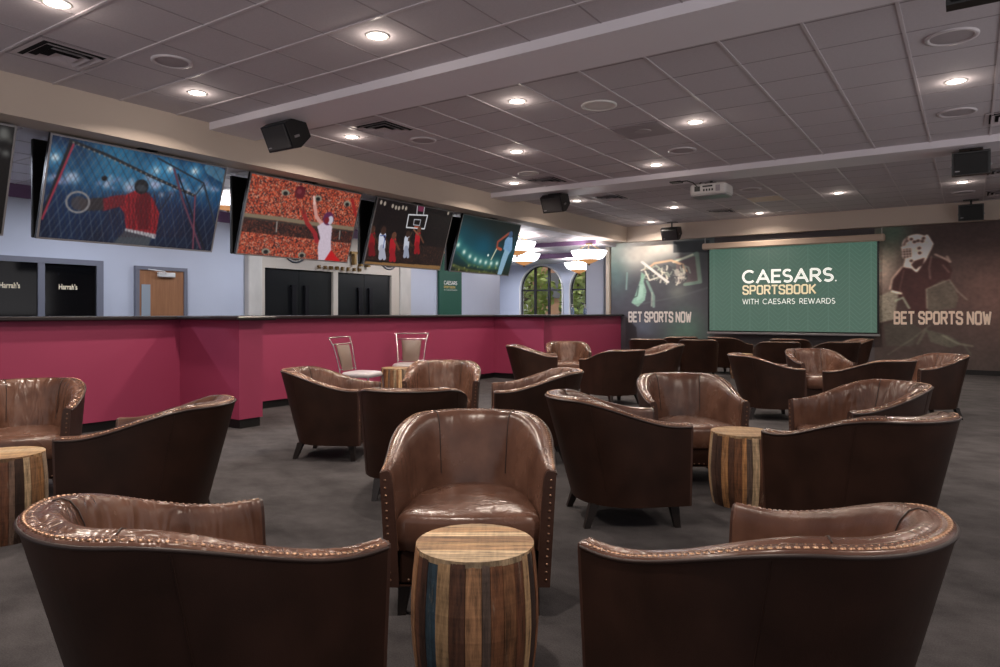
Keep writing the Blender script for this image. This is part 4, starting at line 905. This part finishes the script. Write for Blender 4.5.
while L_ < LEN-.02:
    i = max(k_ for k_ in range(NP-1) if seg[k_] <= L_); t = (L_-seg[i])/(seg[i+1]-seg[i])
    for ins, rr in ((.017, .0072), (.036, .0042)):
        a, b_ = shell_pt(i, ins, hgt(i)+.002), shell_pt(i+1, ins, hgt(i+1)+.002); q.dome([a[k_]*(1-t)+b_[k_]*t for k_ in range(3)], (0, 0, 1), rr)
    L_ += .019
CH['nail_trim'] = q.mesh('nail_trim', M['nail'])
SEAMS = []                                     # vertical seams of the padded back and of the outer skin
for f_ in (.36, .64):
    i = min(range(NP), key=lambda k_: abs(seg[k_]/LEN-f_)); q = MB(); q.tube([shell_pt(i, a, hgt(i)+dz) for a, dz in ((.05, .004), (.072, .011), (.093, .003), (.107, -.022), (.1135, -.06), (.117, -.12), (.122, -.2), (.126, -.28))], .0026, 6); SEAMS.append(q.mesh('seam', M['welt']))
for f_ in (.30, .70):
    i = min(range(NP), key=lambda k_: abs(seg[k_]/LEN-f_)); q = MB(); q.tube([shell_pt(i, -.0005, ZB+(hgt(i)-.012-ZB)*t) for t in (.02, .5, .98)], .0022, 5); SEAMS.append(q.mesh('seam', M['outer']))

def arm_front(e):
    sg = 1 if e == 0 else -1
    prof = [shell_pt(e, 0, z) for z in (ZB, .3, .45, .59)]+[shell_pt(e, a, .605+dz) for a, dz in ((.006, -.004), (.03, .0), (.06, .004), (.085, 0), (.1, -.018), (.108, -.05), (.112, -.11))]+[shell_pt(e, .12, z) for z in (.35, ZB)]
    pl = [(p[0], p[2]) for p in prof]; T = Matrix(((1, 0, 0, 0), (0, 0, 1, 0), (0, 1, 0, 0), (0, 0, 0, 1)))
    if sg < 0: pl = pl[::-1]
    q = MB(); q.prism(pl, YF-.004, YF+.012, T); a = q.mesh('arm_front', M['armface'])
    q = MB()
    for k_ in range(14):
        z = .165+.405*k_/13; p = shell_pt(e, .042, z); q.dome((p[0], YF+.012, z), (0, 1, 0), .006)
    return a, q.mesh('nail_strip', M['nail'])
AF = [arm_front(0), arm_front(NP-1)]
def ring_poly(inset):
    ids = [i for i in range(NP) if PL[i][1] < YF-.03]
    P2 = [shell_pt(i, inset, .4)[:2] for i in ids]; return [(P2[0][0], YF-.01)]+P2+[(P2[-1][0], YF-.01)]
def cushion():
    q = MB(); base_ = ring_poly(.128); cx, cy = 0, .06; rows = []
    xs = [p[0] for p in base_]; x0, x1 = xs[0], xs[-1]
    n0 = len(base_); base_ = base_+[(x1+(x0-x1)*k_/10, YF-.01+.03*math.sin(PI*k_/10)) for k_ in range(1, 10)]
    for sc, z in ((.95, .268), (1.0, .283), (1.014, .33), (1.014, .39), (.99, .412), (.94, .423), (.8, .433), (.5, .441), (.2, .444)):
        rows.append([(cx+(x-cx)*sc, cy+(y-cy)*sc, z) for x, y in base_])
    n = len(base_); X = [p for r in rows for p in r]; fs = []
    for k in range(len(rows)-1):
        for i in range(n): fs.append((k*n+i, (k+1)*n+i, (k+1)*n+(i+1) % n, k*n+(i+1) % n))
    fs.append(tuple(range(len(X)-1, len(X)-n-1, -1))); q.add(X, fs, True)
    return q
CH['seat_cushion'] = cushion().mesh('seat_cushion', M['inner'])
q = MB(); q.box((-.285, YF-.09, ZB), (.285, YF-.015, .275), bev=.012); CH['front_rail'] = q.mesh('front_rail', M['outer'])
q = MB()
for k_ in range(15): q.dome((-.245+.49*k_/14, YF-.015, ZB+.02), (0, 1, 0), .0065)
CH['rail_nails'] = q.mesh('rail_nails', M['nail'])
def leg(x, y, dx, dy):
    q = MB(); a, b_ = .027, .017
    q.hexa([(x+dx-b_, y+dy-b_, 0), (x+dx+b_, y+dy-b_, 0), (x+dx+b_, y+dy+b_, 0), (x+dx-b_, y+dy+b_, 0)], [(x-a, y-a, ZB+.005), (x+a, y-a, ZB+.005), (x+a, y+a, ZB+.005), (x-a, y+a, ZB+.005)]); return q.mesh('leg', M['legwood'])
LG = [leg(.265, .30, .012, .02), leg(-.265, .30, -.012, .02), leg(.215, -.16, .02, -.05), leg(-.215, -.16, -.02, -.05)]
def part(name, me, parent): o = bpy.data.objects.new(name, me); COL.objects.link(o); o.parent = parent; return o
def make_chair(wr):
    t = thing('club_chair', '', 'armchair')
    part('outer_shell', CH['outer_shell'], t); ib = part('inner_back', CH['inner_back_wr' if wr else 'inner_back'], t); ib['label'] = 'wrinkled brown leather' if wr else 'smooth brown leather'
    part('welt', CH['welt'], t); part('nail_trim', CH['nail_trim'], t); [part('seam', q_, t) for q_ in SEAMS]; part('seat_cushion', CH['seat_cushion'], t)
    fr = part('front_rail', CH['front_rail'], t); part('nail_strip', CH['rail_nails'], fr)
    for a, n in AF: o = part('arm_front', a, t); part('nail_strip', n, o)
    for l in LG: part('leg', l, t)
    return t
protos = {}
def chair(r, d, fr, fd, wr, label):
    k_ = 1.0 if d == 3.23 else .99 if d in (4.93, 9.75) else .96 if d in (6.48, 8.78) else .977
    loc = W(r*k_, d*k_); rz = ang(fr, fd)
    if wr not in protos:
        t = make_chair(wr); t.location = loc; t.rotation_euler = (0, 0, rz); t['label'] = label; t['group'] = 'brown leather club chairs'; protos[wr] = t
    else: dup(protos[wr], loc, rz, label, 'brown leather club chairs')
for args in [
    (-.13, 3.23, 0, -1, 0, 'brown leather club chair facing the camera behind the front barrel table'),
    (-.85, 1.955, .656, .754, 1, 'large club chair at the bottom left corner, turned away towards the front barrel table'),
    (.75, 1.9, -.559, .832, 0, 'large club chair at the bottom right corner, turned away towards the front barrel table'),
    (-3.45, 5.08, .35, -.94, 1, 'shiny wrinkled club chair at the left edge, between magenta counter and left barrel table'),
    (-1.97, 4.05, -1, -.06, 0, 'club chair seen from its side, facing the barrel table at the left edge'),
    (-1.59, 6.48, .995, -.1, 1, 'club chair with light rim facing right, nearest the projecting pier of the counter'),
    (-.58, 7.16, 0, -1, 1, 'club chair facing the camera just right of the small barrel table by the counter'),
    (-.61, 4.93, 0, 1, 0, 'club chair seen square from behind, directly behind and left of the front facing chair'),
    (.33, 6.24, -1, -.04, 1, 'club chair facing left, behind the front facing chair and its right shoulder'),
    (.70, 4.43, .993, .117, 0, 'club chair with dark back to the camera, facing right to the middle barrel table'),
    (1.48, 5.57, 0, -1, 0, 'smooth club chair facing the camera right behind the middle barrel table'),
    (1.96, 3.72, -.36, .93, 0, 'club chair with dark back to the camera at the right of the middle barrel table'),
    (2.66, 5.07, -.985, -.17, 1, 'wrinkled club chair facing left, behind the dark backed chair right of the middle barrel table'),
    (3.295, 8.78, .995, -.1, 0, 'dark club chair seen from back and side, below the left part of the projection screen'),
    (4.33, 9.6, 0, -1, 1, 'small wrinkled club chair facing the camera below the right part of the projection screen'),
    (4.2, 7.85, -.5, .85, 0, 'dark club chair seen from behind with a pale arm edge, before the far wrinkled chair'),
    (5.28, 8.6, -1, -.1, 1, 'club chair farthest right, facing left with a dark flared back, below the goalie wallcovering'),
    (3.85, 13.6, .3, .95, 0, 'far dark club chair seen from behind, left of the far barrel table'),
    (4.8, 14.8, .8, .6, 0, 'far dark club chair just behind the far barrel table, under the screen left corner'),
    (5.0, 12.6, .2, 1, 0, 'far dark club chair below the middle of the screen, left and nearer of a pair'),
    (5.75, 13.9, .5, .85, 0, 'far dark club chair below the middle of the screen, peeping out behind its neighbour'),
    (6.05, 12.6, -.1, 1, 0, 'far dark club chair below the right end of the screen, seen from behind'),
    (6.85, 13.7, -1, 0, 0, 'far dark club chair farthest right by the back wall, half behind its neighbour'),
    (.5, 11.0, 1, -.05, 0, 'far dark club chair facing right, touching the magenta counter in view'),
    (1.18, 12.2, 0, -1, 1, 'far club chair facing the camera at the end of the magenta counter'),
    (1.62, 9.75, -.45, .89, 0, 'dark club chair seen from behind, behind the smooth facing chair and before the basketball wallcovering'),
    (2.58, 11.4, -1, -.1, 1, 'far club chair facing left with a wrinkled inside, before the basketball wallcovering'),
    (2.95, 13.9, .3, 1, 0, 'far dark club chair under the letters of the basketball wallcovering, left of two'),
    (3.9, 15.2, 0, 1, 0, 'farthest dark club chair against the wall between basketball wallcovering and screen')]:
    chair(*args)

# =================================================================== BARREL TABLES
SHADES = [(192, 142, 100), (144, 94, 62), (206, 168, 124), (108, 70, 50), (168, 116, 78), (214, 184, 146), (84, 58, 46), (178, 120, 76), (128, 102, 86), (196, 142, 92), (70, 46, 36), (182, 158, 132), (130, 82, 56), (112, 92, 80)]
def col_attr(me, cols):
    ca = me.color_attributes.new('col', 'FLOAT_COLOR', 'CORNER'); n = len(me.loops); arr = np.ones((n, 4), np.float32)
    for p in me.polygons:
        for li in p.loop_indices: arr[li, :3] = cols[p.index]
    ca.data.foreach_set('color', arr.ravel())
def barrel(label, r, d, seed, blue=False, rz=0):
    R = random.Random(seed); t = thing('barrel_table', label, 'side table', W(r, d), rz, 'reclaimed wood barrel tables')
    cuts = [0]
    while cuts[-1] < 2*PI-.1: cuts.append(cuts[-1]+R.uniform(.12, .27))
    cuts[-1] = 2*PI; q = MB(); cols = []; last = None
    prof = [(.188, .0), (.201, .06), (.211, .14), (.216, .22), (.215, .30), (.209, .38), (.203, .44), (.200, .462)]
    for i, (a, b_) in enumerate(zip(cuts[:-1], cuts[1:])):
        dr = R.uniform(-.002, .002); pool = [c for c in SHADES if c != last] ; c0 = last = R.choice(pool)
        f = (a+b_)/2
        if blue and a <= 4.05 < b_: c0 = (66, 92, 108)
        bf = R.uniform(.82, 1.12); c0 = lin(tuple(min(255, v*bf) for v in c0)); nseg = 4; X = []
        for rr, z in prof:
            for k_ in range(nseg+1):
                th = a+.004+(b_-a-.008)*k_/nseg; X.append(((rr+dr)*math.cos(th), (rr+dr)*math.sin(th), z))
            X.append(((rr-.014)*math.cos(b_-.004), (rr-.014)*math.sin(b_-.004), z)); X.append(((rr-.014)*math.cos(a+.004), (rr-.014)*math.sin(a+.004), z))
        m_ = nseg+3; fs = []
        for k_ in range(len(prof)-1):
            for j in range(m_): fs.append((k_*m_+j, k_*m_+(j+1) % m_, (k_+1)*m_+(j+1) % m_, (k_+1)*m_+j))
        fs.append(tuple(range((len(prof)-1)*m_, len(prof)*m_))); q.add(X, fs); cols += [c0]*len(fs)
    me = q.mesh('staves', M['stave']); col_attr(me, cols); o = bpy.data.objects.new('staves', me); COL.objects.link(o); o.parent = t
    q = MB(); cols = []; y = -.2; RT = .2005
    while y < .199:
        y1 = min(.2, y+R.uniform(.028, .055)); bf = R.uniform(.88, 1.05); c0 = lin(tuple(v*bf for v in R.choice([(190, 150, 108), (206, 172, 130), (170, 130, 92), (214, 186, 148), (196, 158, 112)])))
        ya, yb = y+.0007, y1-.0007; n_ = 6; pt = []
        for k_ in range(n_+1): yy = ya+(yb-ya)*k_/n_; pt.append((math.sqrt(max(0, RT*RT-yy*yy)), yy))
        for k_ in range(n_, -1, -1): yy = ya+(yb-ya)*k_/n_; pt.append((-math.sqrt(max(0, RT*RT-yy*yy)), yy))
        n0 = len(q.f); q.prism(pt, .45, .47, smooth=False); cols += [c0]*(len(q.f)-n0); y = y1
    me = q.mesh('table_top', M['plank']); col_attr(me, cols); o = bpy.data.objects.new('table_top', me); COL.objects.link(o); o.parent = t
    return t
barrel('reclaimed wood barrel table at the bottom centre between the three front chairs', -.085, 2.39, 4, True, YAW)
barrel('reclaimed wood barrel table in the middle right before the smooth facing chair', 1.6, 4.62, 9, False, .4)
barrel('reclaimed wood barrel table at the left edge of the picture', -2.77, 3.9, 15, False, 1.0)
barrel('small looking barrel table between the two metal chairs by the counter', -1.49, 10.0, 21, False, .2)
barrel('far barrel table showing only its top edge below the left of the screen', 4.63, 13.4, 33, False, .2)

# =================================================================== METAL CHAIRS
def metal_chair(label, r, d, fr, fd):
    t = thing('metal_side_chair', label, 'chair', W(r, d), ang(fr, fd), 'metal side chairs by the counter')
    q = MB()
    for sx in (-1, 1): q.tube([(sx*.2, -.2, .44), (sx*.205, -.235, .6), (sx*.225, -.28, .8), (sx*.255, -.34, .93)], .009, 8)
    q.tube([(-.255, -.34, .93), (0, -.345, .935), (.255, -.34, .93)], .009, 8); q.tube([(-.232, -.297, .845), (0, -.30, .848), (.232, -.297, .845)], .008, 8)
    q.tube([(-.2, -.22, .52), (.2, -.22, .52)], .008, 8); q.build('back_frame', M['chrome'], t)
    q = MB(); rows = []
    for k_ in range(9):
        v_ = k_/8; wd = .125+.035*v_; z = .50+.33*v_; yb = -.215-.075*v_; bul = .03*math.sin(PI*min(1, max(0, v_)))+.008
        rows.append([(wd*math.sin(a_)*abs(math.sin(a_))**-.4 if abs(math.sin(a_)) > .01 else 0, yb+bul*math.cos(a_), z) for a_ in np.linspace(0, 2*PI, 17)[:-1]])
    X = [p for rr in rows for p in rr]; n = 16; fs = [(k*n+i, k*n+(i+1) % n, (k+1)*n+(i+1) % n, (k+1)*n+i) for k in range(8) for i in range(n)]
    q.add(X, fs, True); q.add(X[:n], [tuple(range(n-1, -1, -1))]); q.add(X[-n:], [tuple(range(n))]); q.build('back_pad', M['taupe'], t)
    q = MB(); rows = []; sq = [(math.copysign(abs(math.cos(a_))**.45, math.cos(a_)), math.copysign(abs(math.sin(a_))**.45, math.sin(a_))) for a_ in np.linspace(0, 2*PI, 33)[:-1]]
    for sc, z in ((.94, .425), (1, .44), (1, .465), (.93, .485), (.7, .495), (.3, .498)): rows.append([(x*.22*sc, y*.22*sc, z) for x, y in sq])
    X = [p for rr in rows for p in rr]; n = 32; q.add(X, [(k*n+i, k*n+(i+1) % n, (k+1)*n+(i+1) % n, (k+1)*n+i) for k in range(5) for i in range(n)], True); q.add(X[:n], [tuple(range(n-1, -1, -1))]); q.add(X[-n:], [tuple(range(n))]); q.build('seat', M['greyvinyl'], t)
    for sx, sy in ((-1, -1), (1, -1), (-1, 1), (1, 1)):
        q = MB(); q.tube([(sx*.19, sy*.19, .44), (sx*.2, sy*.2, .2), (sx*.215, sy*.225, .005)], .011, 8); q.build('leg', M['chrome'], t)
    q = MB(); q.tube([(-.19, -.19, .43), (.19, -.19, .43), (.19, .19, .43), (-.19, .19, .43)], .01, 6, True); q.build('seat_frame', M['chrome'], t)
metal_chair('metal framed chair left of the small barrel table, turned to the right', -1.79, 9.1, .95, -.32)
metal_chair('metal framed chair behind the small barrel table, facing the camera', -1.39, 10.6, -.05, -1)
